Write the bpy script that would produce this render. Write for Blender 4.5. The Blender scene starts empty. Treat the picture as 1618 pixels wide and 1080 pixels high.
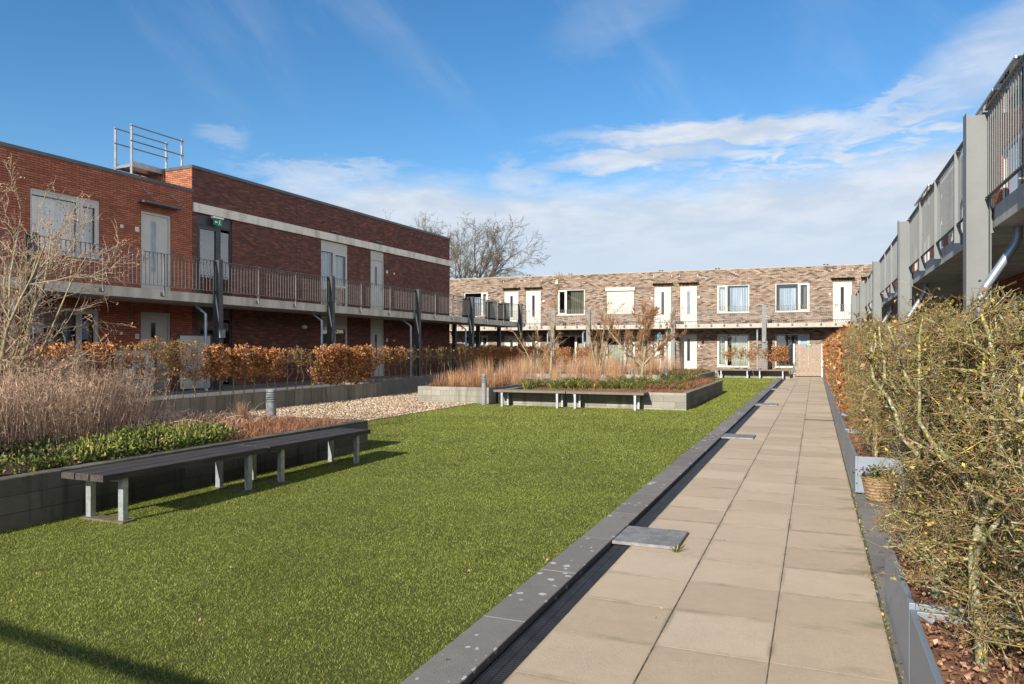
import bpy, math, random
import numpy as np
from mathutils import Vector, Matrix
R = math.radians
SC = bpy.context.scene
COL = SC.collection

# ------------------------------------------------------------------ camera
cam_d = bpy.data.cameras.new('camera')
cam = bpy.data.objects.new('camera', cam_d); COL.objects.link(cam)
cam.location = (0, 0, 1.65)
cam.rotation_euler = (R(90), 0, math.atan(479 / 1150))
cam_d.sensor_fit = 'HORIZONTAL'; cam_d.sensor_width = 36
cam_d.lens = 36 * 1150 / 1618
cam_d.shift_y = 16 / 1618
cam_d.clip_start = 0.05; cam_d.clip_end = 4000
SC.camera = cam

# ------------------------------------------------------------------ sun, sky, exposure
SUN_EL, SUN_AZ = 25.5, 188.0            # azimuth clockwise from +Y
ang = R(SUN_AZ)
to_sun = Vector((math.sin(ang) * math.cos(R(SUN_EL)), math.cos(ang) * math.cos(R(SUN_EL)), math.sin(R(SUN_EL))))
sun_d = bpy.data.lights.new('sun', 'SUN'); sun_d.energy = 4.4; sun_d.angle = R(0.5); sun_d.color = (1.0, 0.915, 0.78)
sun = bpy.data.objects.new('sun', sun_d); COL.objects.link(sun)
sun.rotation_euler = to_sun.to_track_quat('Z', 'Y').to_euler()
sun.location = (0, -20, 30)
SC.view_settings.view_transform = 'Standard'; SC.view_settings.look = 'None'
SC.view_settings.exposure = 0.80; SC.view_settings.gamma = 1
SC.view_settings.use_curve_mapping = False
SKY_STRENGTH = 0.14


class NT:
    """small helper round a node tree"""
    def __init__(s, tree):
        s.t = tree; s.n = tree.nodes; s.l = tree.links

    def node(s, typ, **kw):
        n = s.n.new(typ)
        for k, v in kw.items():
            setattr(n, k, v)
        return n

    def put(s, sock, v):
        if hasattr(v, 'is_linked') or isinstance(v, bpy.types.NodeSocket):
            s.l.new(v, sock)
        else:
            if isinstance(v, (tuple, list)) and len(v) == 3 and sock.type == 'RGBA':
                v = (*v, 1)
            sock.default_value = v

    def m(s, op, a, b=None, c=None, clamp=False):
        n = s.n.new('ShaderNodeMath'); n.operation = op; n.use_clamp = clamp
        s.put(n.inputs[0], a)
        if b is not None: s.put(n.inputs[1], b)
        if c is not None: s.put(n.inputs[2], c)
        return n.outputs[0]

    def mix(s, f, a, b, mode='MIX'):
        n = s.n.new('ShaderNodeMix'); n.data_type = 'RGBA'; n.blend_type = mode
        s.put(n.inputs[0], f); s.put(n.inputs[6], a); s.put(n.inputs[7], b)
        return n.outputs[2]

    def noise(s, vec, scale, detail=3, rough=0.55, dist=0.0):
        n = s.n.new('ShaderNodeTexNoise'); n.inputs['Scale'].default_value = scale
        n.inputs['Detail'].default_value = detail; n.inputs['Roughness'].default_value = rough
        n.inputs['Distortion'].default_value = dist
        if vec is not None: s.l.new(vec, n.inputs['Vector'])
        return n.outputs['Fac']

    def ramp(s, fac, stops, interp='LINEAR'):
        n = s.n.new('ShaderNodeValToRGB'); n.color_ramp.interpolation = interp
        e = n.color_ramp.elements
        while len(e) < len(stops): e.new(0.5)
        for i, (p, c) in enumerate(stops):
            e[i].position = p; e[i].color = (*c, 1) if len(c) == 3 else c
        s.put(n.inputs[0], fac)
        return n.outputs[0]

    def smooth(s, x, a, b, lo=0.0, hi=1.0):
        n = s.n.new('ShaderNodeMapRange'); n.interpolation_type = 'SMOOTHSTEP'
        s.put(n.inputs[0], x); n.inputs[1].default_value = a; n.inputs[2].default_value = b
        n.inputs[3].default_value = lo; n.inputs[4].default_value = hi
        return n.outputs[0]

    def comb(s, x, y, z):
        n = s.n.new('ShaderNodeCombineXYZ')
        s.put(n.inputs[0], x); s.put(n.inputs[1], y); s.put(n.inputs[2], z)
        return n.outputs[0]

    def sep(s, v):
        n = s.n.new('ShaderNodeSeparateXYZ'); s.l.new(v, n.inputs[0]); return n.outputs

    def map(s, v, scale):
        n = s.n.new('ShaderNodeVectorMath'); n.operation = 'MULTIPLY'
        s.l.new(v, n.inputs[0]); n.inputs[1].default_value = scale
        return n.outputs[0]


def make_world():
    w = bpy.data.worlds.new('World'); SC.world = w; w.use_nodes = True
    t = NT(w.node_tree); t.n.clear()
    sky = t.node('ShaderNodeTexSky'); sky.sky_type = 'NISHITA'; sky.sun_disc = False
    sky.sun_elevation = R(SUN_EL); sky.sun_rotation = R(SUN_AZ)
    sky.air_density = 1.0; sky.dust_density = 0.4; sky.ozone_density = 2.6; sky.altitude = 0
    co = t.node('ShaderNodeTexCoord').outputs['Generated']
    x, y, z = t.sep(co)
    az = t.m('MULTIPLY', t.m('ARCTAN2', x, y), 57.2958)
    el = t.m('MULTIPLY', t.m('ARCSINE', z), 57.2958)
    # clouds live on a flat layer overhead: plane coordinates shrink towards the horizon
    zz = t.m('MAXIMUM', z, 0.03)
    px = t.m('DIVIDE', x, zz); py = t.m('DIVIDE', y, zz)
    flat = t.comb(px, py, 0.0)
    ae = t.comb(t.m('MULTIPLY', az, 0.05), t.m('MULTIPLY', el, 0.16), 0.0)
    n_big = t.noise(ae, 1.6, 5, 0.6, 0.3)
    n_fine = t.noise(ae, 5.5, 6, 0.62, 0.4)
    n_mack = t.noise(t.comb(t.m('MULTIPLY', az, 0.18), t.m('MULTIPLY', el, 0.75), 3.0), 1.7, 4, 0.6, 0.9)
    n_wisp = t.noise(t.comb(t.m('ADD', t.m('MULTIPLY', az, 0.05), t.m('MULTIPLY', el, 0.05)), t.m('MULTIPLY', t.m('SUBTRACT', az, el), 0.012), 7.0), 3.0, 4, 0.55, 0.5)
    elw = t.m('ADD', el, t.m('MULTIPLY', t.m('SUBTRACT', n_fine, 0.5), 5.0))
    elb = t.m('ADD', el, t.m('MULTIPLY', t.m('SUBTRACT', n_big, 0.5), 7.0))

    def blob(a0, e0, sa, se, slope=0.0, ev=None):
        ev = ev if ev is not None else elw
        da = t.m('DIVIDE', t.m('SUBTRACT', az, a0), sa)
        de = t.m('DIVIDE', t.m('SUBTRACT', t.m('SUBTRACT', ev, e0), t.m('MULTIPLY', t.m('SUBTRACT', az, a0), slope)), se)
        r = t.m('SQRT', t.m('ADD', t.m('MULTIPLY', da, da), t.m('MULTIPLY', de, de)))
        return t.smooth(r, 0.35, 1.25, 1.0, 0.0)
    # low bank of cloud along the horizon, thinning out towards the left
    edge = t.m('ADD', 13.4, t.m('MULTIPLY', t.smooth(az, -10, 10), 0.9))
    edge = t.m('SUBTRACT', edge, t.m('MULTIPLY', t.smooth(az, -38, -52), 9.0))
    d = t.m('SUBTRACT', edge, elb)
    bank = t.smooth(d, -1.0, 2.6)
    mack = t.m('MULTIPLY', t.smooth(n_mack, 0.36, 0.62), t.m('MULTIPLY', t.smooth(d, -4.0, -0.5), t.smooth(az, -16, -4)))
    bank = t.m('MAXIMUM', t.m('MULTIPLY', bank, t.m('ADD', 0.78, t.m('MULTIPLY', n_fine, 0.36))), t.m('MULTIPLY', mack, 0.85), clamp=True)
    els = t.m('ADD', el, t.m('MULTIPLY', t.m('SUBTRACT', n_fine, 0.5), 2.6))
    s1 = blob(-6.5, 16.2, 13.0, 0.95, -0.01, els)
    s2 = blob(-12.8, 14.75, 8.5, 1.0, 0.05, els)
    c1 = blob(-22.0, 13.2, 3.0, 1.7, 0)
    c2 = blob(-44.4, 15.4, 2.0, 1.0, 0)
    c3 = blob(14.0, 20.4, 11, 3.6, 0.55, elb)
    c4 = blob(4.5, 16.6, 8, 1.0, 0.40)
    c5 = blob(-37, 13.6, 7, 0.8, 0.02)
    w1 = t.m('MULTIPLY', t.m('MULTIPLY', t.smooth(n_wisp, 0.48, 0.78), t.smooth(el, 12, 22)), 0.13)
    w2 = t.m('MULTIPLY', blob(-14, 25.0, 6, 2.2, 0.3, elb), 0.13)
    body = t.m('ADD', 0.62, t.m('MULTIPLY', n_fine, 0.6))
    dens = bank
    for b, k in ((s1, 1.0), (s2, 0.95), (c1, 0.6), (c2, 0.28), (c3, 0.62), (c4, 0.6), (c5, 0.5)):
        dens = t.m('MAXIMUM', dens, t.m('MULTIPLY', t.m('MULTIPLY', b, k), body), clamp=True)
    dens = t.m('ADD', dens, w1); dens = t.m('ADD', dens, w2, clamp=True)
    dens = t.m('MINIMUM', dens, 0.95)
    dens = t.m('MULTIPLY', dens, t.smooth(el, -2, 1.0))
    shade = t.noise(ae, 3.0, 4, 0.6, 0.2)
    ccol = t.mix(t.smooth(shade, 0.35, 0.65), (2.45, 2.8, 3.3), (3.4, 3.5, 3.7))
    low = t.smooth(el, 4, 15)
    ccol = t.mix(low, (2.6, 3.0, 3.5), ccol)
    # bright cloud added outside the view, right and rear, to lift shaded fronts
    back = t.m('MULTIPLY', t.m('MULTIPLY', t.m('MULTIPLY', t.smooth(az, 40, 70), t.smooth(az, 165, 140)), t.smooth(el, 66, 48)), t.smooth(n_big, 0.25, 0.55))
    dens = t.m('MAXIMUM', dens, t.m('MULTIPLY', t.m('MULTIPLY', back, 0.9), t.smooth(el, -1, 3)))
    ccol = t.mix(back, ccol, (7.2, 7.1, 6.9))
    hs = t.node('ShaderNodeHueSaturation'); hs.inputs['Saturation'].default_value = 1.28; hs.inputs['Value'].default_value = 0.66
    t.l.new(sky.outputs[0], hs.inputs['Color'])
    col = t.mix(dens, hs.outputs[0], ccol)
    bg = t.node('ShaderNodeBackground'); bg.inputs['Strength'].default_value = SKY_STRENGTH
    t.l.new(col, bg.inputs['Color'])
    out = t.node('ShaderNodeOutputWorld'); t.l.new(bg.outputs[0], out.inputs['Surface'])


make_world()

# ------------------------------------------------------------------ object helpers
SL = 0.006                                # the courtyard rises slowly away from the camera


def gz(y):
    return SL * y


def prep(o, label=None, cat=None, group=None, kind=None):
    if cat and not kind: kind = 'thing'
    if label: o['label'] = label
    if cat: o['category'] = cat
    if group: o['group'] = group
    if kind: o['kind'] = kind
    return o


def thing(name, label, cat, loc=(0, 0, 0), rot=0.0, group=None):
    o = bpy.data.objects.new(name, None); COL.objects.link(o)
    o.location = loc; o.rotation_euler = (0, 0, rot); o.empty_display_size = 0.2
    return prep(o, label, cat, group)


def link(name, me, mat=None, parent=None, loc=None, rot=None):
    o = bpy.data.objects.new(name, me); COL.objects.link(o)
    if mat is not None and len(me.materials) == 0: me.materials.append(mat)
    if parent is not None: o.parent = parent
    if loc is not None: o.location = loc
    if rot is not None: o.rotation_euler = (0, 0, rot) if not isinstance(rot, (tuple, list)) else rot
    return o


def copy_tree(src, loc=None, rot=None, label=None, group=None):
    c = src.copy(); COL.objects.link(c)
    if loc is not None: c.location = loc
    if rot is not None: c.rotation_euler = (0, 0, rot)
    if label: c['label'] = label
    if group: c['group'] = group
    for ch in src.children:
        k = ch.copy(); COL.objects.link(k); k.parent = c
        for g in ch.children:
            q = g.copy(); COL.objects.link(q); q.parent = k
    return c


class MB:
    """collects shapes and links them as ONE mesh object"""
    def __init__(s):
        s.v = []; s.f = []; s.sm = False

    def add(s, vs, fs):
        o = len(s.v); s.v.extend([tuple(p) for p in vs]); s.f.extend([tuple(i + o for i in f) for f in fs]); return s

    def box(s, x0, x1, y0, y1, z0, z1, slope=False):
        if x0 > x1: x0, x1 = x1, x0
        if y0 > y1: y0, y1 = y1, y0
        if z0 > z1: z0, z1 = z1, z0
        a, b = (gz(y0), gz(y1)) if slope else (0, 0)
        vs = [(x0, y0, z0 + a), (x1, y0, z0 + a), (x1, y1, z0 + b), (x0, y1, z0 + b), (x0, y0, z1 + a), (x1, y0, z1 + a), (x1, y1, z1 + b), (x0, y1, z1 + b)]
        return s.add(vs, [(0, 3, 2, 1), (4, 5, 6, 7), (0, 1, 5, 4), (1, 2, 6, 5), (2, 3, 7, 6), (3, 0, 4, 7)])

    def cham(s, x0, x1, y0, y1, z0, z1, c=0.006, slope=False):
        """box with a chamfered upper rim"""
        a, b = (gz(y0), gz(y1)) if slope else (0, 0)
        vs = []
        for (i, z) in ((0, z0), (0, z1 - c), (c, z1)):
            vs += [(x0 + i, y0 + i, z + a), (x1 - i, y0 + i, z + a), (x1 - i, y1 - i, z + b), (x0 + i, y1 - i, z + b)]
        fs = [(0, 3, 2, 1), (8, 9, 10, 11)]
        for k in (0, 4):
            for j in range(4):
                fs.append((k + j, k + (j + 1) % 4, k + 4 + (j + 1) % 4, k + 4 + j))
        return s.add(vs, fs)

    def ring(s, x0, x1, y0, y1, z0, z1, w, wb=None):
        """a rectangular frame in the y-z plane, x0..x1 deep"""
        wb = w if wb is None else wb
        s.box(x0, x1, y0, y1, z1 - w, z1); s.box(x0, x1, y0, y1, z0, z0 + wb)
        s.box(x0, x1, y0, y0 + w, z0 + wb, z1 - w); s.box(x0, x1, y1 - w, y1, z0 + wb, z1 - w)
        return s

    def tube(s, pts, rad, n=8, cap=True):
        pts = [Vector(p) for p in pts]
        if not isinstance(rad, (list, tuple)): rad = [rad] * len(pts)
        vs = []; fs = []
        up = Vector((0, 0, 1))
        for i, p in enumerate(pts):
            d = (pts[min(i + 1, len(pts) - 1)] - pts[max(i - 1, 0)]).normalized()
            a = d.cross(up if abs(d.z) < 0.95 else Vector((1, 0, 0))).normalized(); b = d.cross(a)
            for k in range(n):
                th = 2 * math.pi * k / n
                vs.append(p + (a * math.cos(th) + b * math.sin(th)) * rad[i])
        for i in range(len(pts) - 1):
            for k in range(n):
                fs.append((i * n + k, i * n + (k + 1) % n, (i + 1) * n + (k + 1) % n, (i + 1) * n + k))
        if cap:
            fs.append(tuple(range(n))[::-1]); fs.append(tuple((len(pts) - 1) * n + k for k in range(n)))
        return s.add(vs, fs)

    def lathe(s, prof, n=24, cx=0, cy=0):
        vs = []; fs = []
        for r, z in prof:
            for k in range(n):
                th = 2 * math.pi * k / n
                vs.append((cx + r * math.cos(th), cy + r * math.sin(th), z))
        for i in range(len(prof) - 1):
            for k in range(n):
                fs.append((i * n + k, i * n + (k + 1) % n, (i + 1) * n + (k + 1) % n, (i + 1) * n + k))
        fs.append(tuple(range(n))[::-1]); fs.append(tuple((len(prof) - 1) * n + k for k in range(n)))
        return s.add(vs, fs)

    def mesh(s, name):
        me = bpy.data.meshes.new(name); me.from_pydata(s.v, [], s.f); me.update()
        return me

    def build(s, name, mat, parent=None, loc=None, rot=None, smooth=False, bevel=0.0):
        me = s.mesh(name)
        if smooth:
            me.polygons.foreach_set('use_smooth', [True] * len(me.polygons))
        o = link(name, me, mat, parent, loc, rot)
        if smooth:
            try: me.set_sharp_from_angle(angle=R(40))
            except Exception: pass
        if bevel:
            b = o.modifiers.new('bevel', 'BEVEL'); b.width = bevel; b.segments = 2; b.limit_method = 'ANGLE'; b.angle_limit = R(50)
        return o


def np_mesh(name, verts, faces, mat, smooth=False):
    """mesh from numpy arrays; all faces the same size"""
    me = bpy.data.meshes.new(name)
    nv = len(verts); nf, k = faces.shape
    me.vertices.add(nv); me.vertices.foreach_set('co', np.ascontiguousarray(verts, dtype=np.float32).ravel())
    me.loops.add(nf * k); me.loops.foreach_set('vertex_index', np.ascontiguousarray(faces, dtype=np.int32).ravel())
    me.polygons.add(nf)
    me.polygons.foreach_set('loop_start', np.arange(0, nf * k, k, dtype=np.int32))
    try: me.polygons.foreach_set('loop_total', np.full(nf, k, dtype=np.int32))
    except Exception: pass
    if smooth: me.polygons.foreach_set('use_smooth', np.ones(nf, dtype=bool))
    me.update(calc_edges=True); me.validate()
    me.materials.append(mat)
    return me


def seg_mesh(name, P0, P1, R0, R1, mat, sides=3, mat2=None, n2=0):
    P0 = np.asarray(P0, float); P1 = np.asarray(P1, float); R0 = np.asarray(R0, float); R1 = np.asarray(R1, float)
    n = len(P0)
    d = P1 - P0; L = np.linalg.norm(d, axis=1, keepdims=True); d = d / np.maximum(L, 1e-9)
    ref = np.where(np.abs(d[:, 2:3]) < 0.9, np.array([[0, 0, 1.0]]), np.array([[1.0, 0, 0]]))
    a = np.cross(d, ref); a /= np.maximum(np.linalg.norm(a, axis=1, keepdims=True), 1e-9); b = np.cross(d, a)
    V = np.zeros((n, 2, sides, 3))
    for k in range(sides):
        th = 2 * math.pi * k / sides
        o = a * math.cos(th) + b * math.sin(th)
        V[:, 0, k] = P0 + o * R0[:, None]; V[:, 1, k] = P1 + o * R1[:, None]
    base = (np.arange(n) * 2 * sides)[:, None]
    fl = []
    for k in range(sides):
        k2 = (k + 1) % sides
        fl.append(np.concatenate([base + k, base + k2, base + sides + k2, base + sides + k], axis=1))
    F = np.stack(fl, axis=1).reshape(-1, 4)
    me = np_mesh(name, V.reshape(-1, 3), F, mat, smooth=True)
    if mat2 is not None and n2:
        me.materials.append(mat2); k_ = np.zeros(len(F), dtype=np.int32); k_[-n2 * sides:] = 1
        if len(me.polygons) == len(F): me.polygons.foreach_set('material_index', k_)
    return me


def leaf_mesh(name, C, size, mat, rng, droop=0.0, long=1.5, up=None):
    """folded four-corner leaves at points C"""
    C = np.asarray(C, float); n = len(C)
    ax = rng.normal(size=(n, 3)); ax[:, 2] -= droop
    if up is not None: ax[:, 2] = np.abs(ax[:, 2]) + up
    ax /= np.linalg.norm(ax, axis=1, keepdims=True)
    w = rng.normal(size=(n, 3)); w -= ax * np.sum(w * ax, axis=1, keepdims=True); w /= np.linalg.norm(w, axis=1, keepdims=True)
    nn = np.cross(ax, w)
    s = (np.asarray(size) * rng.uniform(0.65, 1.25, n))[:, None]
    fold = rng.uniform(0.1, 0.5, n)[:, None]
    V = np.zeros((n, 4, 3))
    V[:, 0] = C; V[:, 2] = C + ax * s * long
    V[:, 1] = C + ax * s * long * 0.45 + w * s * 0.5 + nn * s * fold
    V[:, 3] = C + ax * s * long * 0.45 - w * s * 0.5 + nn * s * fold
    F = (np.arange(n) * 4)[:, None]
    F = np.concatenate([np.concatenate([F, F + 1, F + 2], 1), np.concatenate([F, F + 2, F + 3], 1)])
    return np_mesh(name, V.reshape(-1, 3), F, mat)


def blade_mesh(name, base, tip, width, mat, rng, bend=0.3):
    """arching grass blades, three segments each, as thin ribbons"""
    base = np.asarray(base, float); tip = np.asarray(tip, float); n = len(base)
    d = tip - base
    L = np.linalg.norm(d, axis=1, keepdims=True)
    hz = d.copy(); hz[:, 2] = 0
    hz /= np.maximum(np.linalg.norm(hz, axis=1, keepdims=True), 1e-6)
    side = np.stack([-hz[:, 1], hz[:, 0], np.zeros(n)], 1)
    jit = rng.normal(size=(n, 3)) * 0.35; side = side + jit; side /= np.linalg.norm(side, axis=1, keepdims=True)
    w = (np.asarray(width) * rng.uniform(0.7, 1.3, n))[:, None]
    V = np.zeros((n, 7, 3))
    for k, (t, ww) in enumerate(((0, 0.8), (0.38, 1.0), (0.72, 0.7))):
        p = base + d * t + np.array([0, 0, 1.0]) * L * bend * math.sin(math.pi * t) * 0.6
        V[:, 2 * k] = p - side * w * ww * 0.5; V[:, 2 * k + 1] = p + side * w * ww * 0.5
    V[:, 6] = tip
    b = (np.arange(n) * 7)[:, None]
    tri = [(0, 1, 3), (0, 3, 2), (2, 3, 5), (2, 5, 4), (4, 5, 6)]
    F = np.concatenate([np.concatenate([b + i, b + j, b + k], 1) for i, j, k in tri])
    return np_mesh(name, V.reshape(-1, 3), F, mat)


# ------------------------------------------------------------------ materials
def base_mat(name):
    m = bpy.data.materials.new(name); m.use_nodes = True
    t = NT(m.node_tree)
    p = t.n['Principled BSDF']
    return m, t, p


def mat(name, c1, c2=None, scale=6.0, rough=0.8, bump=0.0, bscale=40.0, metal=0.0, spec=0.3, lo=0.35, hi=0.65, fine=0.0, coord='Object', stretch=None):
    m, t, p = base_mat(name)
    co = t.node('ShaderNodeTexCoord').outputs[coord]
    if stretch: co = t.map(co, stretch)
    col = c1
    if c2 is not None:
        col = t.mix(t.smooth(t.noise(co, scale, 5, 0.6), lo, hi), c1, c2)
    if fine:
        f = t.noise(co, scale * 14, 3, 0.7)
        k = t.m('ADD', 1 - fine * 0.5, t.m('MULTIPLY', f, fine))
        col = t.mix(1.0, col if not isinstance(col, tuple) else (*col, 1), t.comb(k, k, k), 'MULTIPLY')
    t.put(p.inputs['Base Color'], col)
    p.inputs['Roughness'].default_value = rough; p.inputs['Metallic'].default_value = metal
    p.inputs['Specular IOR Level'].default_value = spec
    if bump:
        b = t.node('ShaderNodeBump'); b.inputs['Strength'].default_value = bump; b.inputs['Distance'].default_value = 0.02
        t.l.new(t.noise(co, bscale, 4, 0.65), b.inputs['Height']); t.l.new(b.outputs[0], p.inputs['Normal'])
    return m


def leaf_mat(name, stops, rough=0.6, trans=0.25, spec=0.25):
    """one tint per leaf, some light through"""
    m, t, p = base_mat(name)
    g = t.node('ShaderNodeNewGeometry')
    col = t.ramp(g.outputs['Random Per Island'], stops)
    t.l.new(col, p.inputs['Base Color']); p.inputs['Roughness'].default_value = rough
    p.inputs['Specular IOR Level'].default_value = spec
    tr = t.node('ShaderNodeBsdfTranslucent'); t.l.new(col, tr.inputs['Color'])
    mx = t.node('ShaderNodeMixShader'); mx.inputs[0].default_value = trans
    t.l.new(p.outputs[0], mx.inputs[1]); t.l.new(tr.outputs[0], mx.inputs[2])
    t.l.new(mx.outputs[0], t.n['Material Output'].inputs['Surface'])
    return m


def brick_mat(name, bw, bh, stops, mortar, mu, mv, bump=0.6, stagger='half', rough=0.85, streak=None, seed=0.0, blotch=0.35, vertical=False):
    m, t, p = base_mat(name)
    tc = t.node('ShaderNodeTexCoord')
    x, y, z = t.sep(tc.outputs['Object']); nx, ny, nz = t.sep(tc.outputs['Normal'])
    isx = t.m('GREATER_THAN', t.m('ABSOLUTE', nx), 0.6)
    isz = t.m('GREATER_THAN', t.m('ABSOLUTE', nz), 0.6)
    u = t.m('ADD', t.m('MULTIPLY', y, isx), t.m('MULTIPLY', x, t.m('SUBTRACT', 1.0, isx)))
    v = t.m('ADD', t.m('MULTIPLY', z, t.m('SUBTRACT', 1.0, isz)), t.m('MULTIPLY', y, isz))
    if vertical: u, v = v, u
    vv = t.m('DIVIDE', v, bh); row = t.m('FLOOR', vv); fv = t.m('FRACT', vv)
    if stagger == 'half': sh = t.m('MULTIPLY', t.m('MODULO', t.m('ABSOLUTE', row), 2.0), 0.5)
    elif stagger == 'none': sh = 0.0
    else:
        wn0 = t.node('ShaderNodeTexWhiteNoise', noise_dimensions='1D'); t.l.new(t.m('ADD', row, seed + 0.37), wn0.inputs['W'])
        sh = wn0.outputs['Value']
    uu = t.m('ADD', t.m('DIVIDE', u, bw), sh); colm = t.m('FLOOR', uu); fu = t.m('FRACT', uu)
    wn = t.node('ShaderNodeTexWhiteNoise', noise_dimensions='3D')
    t.l.new(t.comb(t.m('ADD', colm, 0.5), t.m('ADD', row, 0.5), seed), wn.inputs['Vector'])
    col = t.ramp(wn.outputs['Value'], stops)
    n1 = t.noise(tc.outputs['Object'], 0.9, 4, 0.6); n2 = t.noise(tc.outputs['Object'], 22, 3, 0.65)
    k = t.m('ADD', 1 - blotch * 0.9, t.m('ADD', t.m('MULTIPLY', n1, blotch), t.m('MULTIPLY', n2, blotch * 0.8)))
    col = t.mix(1.0, col, t.comb(k, k, k), 'MULTIPLY')
    mo = t.m('MAXIMUM', t.m('LESS_THAN', fu, mu), t.m('LESS_THAN', fv, mv))
    col = t.mix(mo, col, mortar)
    if streak:
        amt, scol = streak
        s1 = t.noise(t.map(tc.outputs['Object'], (3.0, 3.0, 0.25)), 2.2, 4, 0.65)
        col = t.mix(t.m('MULTIPLY', t.smooth(s1, 0.48, 0.72), amt), col, scol)
    t.l.new(col, p.inputs['Base Color']); p.inputs['Roughness'].default_value = rough; p.inputs['Specular IOR Level'].default_value = 0.2
    b = t.node('ShaderNodeBump'); b.inputs['Strength'].default_value = bump; b.inputs['Distance'].default_value = 0.01
    h = t.m('ADD', t.m('SUBTRACT', 1.0, mo), t.m('ADD', t.m('MULTIPLY', n2, 0.5), t.m('MULTIPLY', wn.outputs['Value'], 0.25)))
    t.l.new(h, b.inputs['Height']); t.l.new(b.outputs[0], p.inputs['Normal'])
    return m


def glass_mat(name, tint=(0.9, 0.95, 1.0), refl=1.0):
    m, t, p = base_mat(name)
    tr = t.node('ShaderNodeBsdfTransparent'); tr.inputs['Color'].default_value = (*tint, 1)
    gl = t.node('ShaderNodeBsdfGlossy'); gl.inputs['Roughness'].default_value = 0.02; gl.inputs['Color'].default_value = (refl, refl, refl, 1)
    fr = t.node('ShaderNodeFresnel'); fr.inputs['IOR'].default_value = 1.6
    f = t.m('ADD', t.m('MULTIPLY', fr.outputs[0], 1.3), 0.12, clamp=True)
    mx = t.node('ShaderNodeMixShader'); t.l.new(f, mx.inputs[0]); t.l.new(tr.outputs[0], mx.inputs[1]); t.l.new(gl.outputs[0], mx.inputs[2])
    t.l.new(mx.outputs[0], t.n['Material Output'].inputs['Surface'])
    return m


def island_mat(name, stops, rough=0.85, bump=0.3, bscale=60, noise_amt=0.3, nscale=5.0, spec=0.25):
    """a tint per separate piece, with soft staining over all"""
    m, t, p = base_mat(name)
    g = t.node('ShaderNodeNewGeometry'); co = t.node('ShaderNodeTexCoord').outputs['Object']
    col = t.ramp(g.outputs['Random Per Island'], stops)
    n1 = t.noise(co, nscale, 5, 0.65); n2 = t.noise(co, nscale * 0.17, 3, 0.6); n3 = t.noise(co, 160, 2, 0.8)
    k = t.m('ADD', 1 - noise_amt, t.m('ADD', t.m('MULTIPLY', n1, noise_amt * 0.8), t.m('ADD', t.m('MULTIPLY', n2, noise_amt * 0.8), t.m('MULTIPLY', n3, noise_amt * 0.5))))
    col = t.mix(1.0, col, t.comb(k, k, k), 'MULTIPLY')
    t.l.new(col, p.inputs['Base Color']); p.inputs['Roughness'].default_value = rough; p.inputs['Specular IOR Level'].default_value = spec
    b = t.node('ShaderNodeBump'); b.inputs['Strength'].default_value = bump; b.inputs['Distance'].default_value = 0.01
    t.l.new(t.noise(co, bscale, 4, 0.7), b.inputs['Height']); t.l.new(b.outputs[0], p.inputs['Normal'])
    return m


def bark_mat(name, base, base2, lichen=None, grey=None, scale=18, yl=0.60, gl=0.56):
    m, t, p = base_mat(name)
    co = t.node('ShaderNodeTexCoord').outputs['Object']
    col = t.mix(t.smooth(t.noise(co, scale, 4, 0.6), 0.35, 0.65), base, base2)
    if grey: col = t.mix(t.smooth(t.noise(co, scale * 2.1, 3, 0.6), gl, gl + 0.08), col, grey)
    if lichen:
        v = t.node('ShaderNodeMapping'); v.inputs['Location'].default_value = (7.3, 2.1, 4.4); t.l.new(co, v.inputs['Vector'])
        col = t.mix(t.smooth(t.noise(v.outputs[0], scale * 1.1, 3, 0.6), yl, yl + 0.05), col, lichen)
    t.l.new(col, p.inputs['Base Color']); p.inputs['Roughness'].default_value = 0.85; p.inputs['Specular IOR Level'].default_value = 0.2
    b = t.node('ShaderNodeBump'); b.inputs['Strength'].default_value = 0.5; b.inputs['Distance'].default_value = 0.006
    t.l.new(t.noise(co, scale * 5, 3, 0.7), b.inputs['Height']); t.l.new(b.outputs[0], p.inputs['Normal'])
    return m


M = {}
M['red_brick'] = brick_mat('red brick', 0.222, 0.0625, [(0, (0.265, 0.088, 0.055)), (0.5, (0.325, 0.112, 0.066)), (1, (0.385, 0.142, 0.084))], (0.07, 0.042, 0.035), 0.05, 0.20, 0.9, streak=(0.35, (0.15, 0.055, 0.04)), blotch=0.5)
M['dark_brick'] = brick_mat('dark purple brick', 0.222, 0.0575, [(0, (0.085, 0.043, 0.040)), (0.45, (0.128, 0.055, 0.046)), (0.85, (0.17, 0.069, 0.052)), (1, (0.23, 0.095, 0.064))], (0.062, 0.045, 0.045), 0.04, 0.16, 0.8, streak=(0.3, (0.06, 0.033, 0.032)), blotch=0.5)
M['pale_brick'] = brick_mat('mixed pale brick', 0.24, 0.0675, [(0, (0.075, 0.062, 0.053)), (0.12, (0.105, 0.084, 0.068)), (0.16, (0.19, 0.135, 0.100)), (0.45, (0.25, 0.180, 0.136)), (0.72, (0.295, 0.220, 0.172)), (0.88, (0.335, 0.26, 0.205)), (1, (0.385, 0.31, 0.25))], (0.12, 0.095, 0.075), 0.05, 0.15, 0.7, stagger='half', blotch=0.3)
M['soldier_brick'] = brick_mat('stained upright brick', 0.2, 0.0675, [(0, (0.09, 0.07, 0.05)), (0.5, (0.22, 0.16, 0.11)), (1, (0.36, 0.27, 0.19))], (0.07, 0.055, 0.04), 0.05, 0.15, 0.7, stagger='none', vertical=True)
M['orange_brick'] = brick_mat('orange brick', 0.222, 0.0625, [(0, (0.26, 0.09, 0.05)), (0.5, (0.36, 0.13, 0.07)), (1, (0.44, 0.18, 0.10))], (0.08, 0.05, 0.04), 0.06, 0.22, 0.8)
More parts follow.
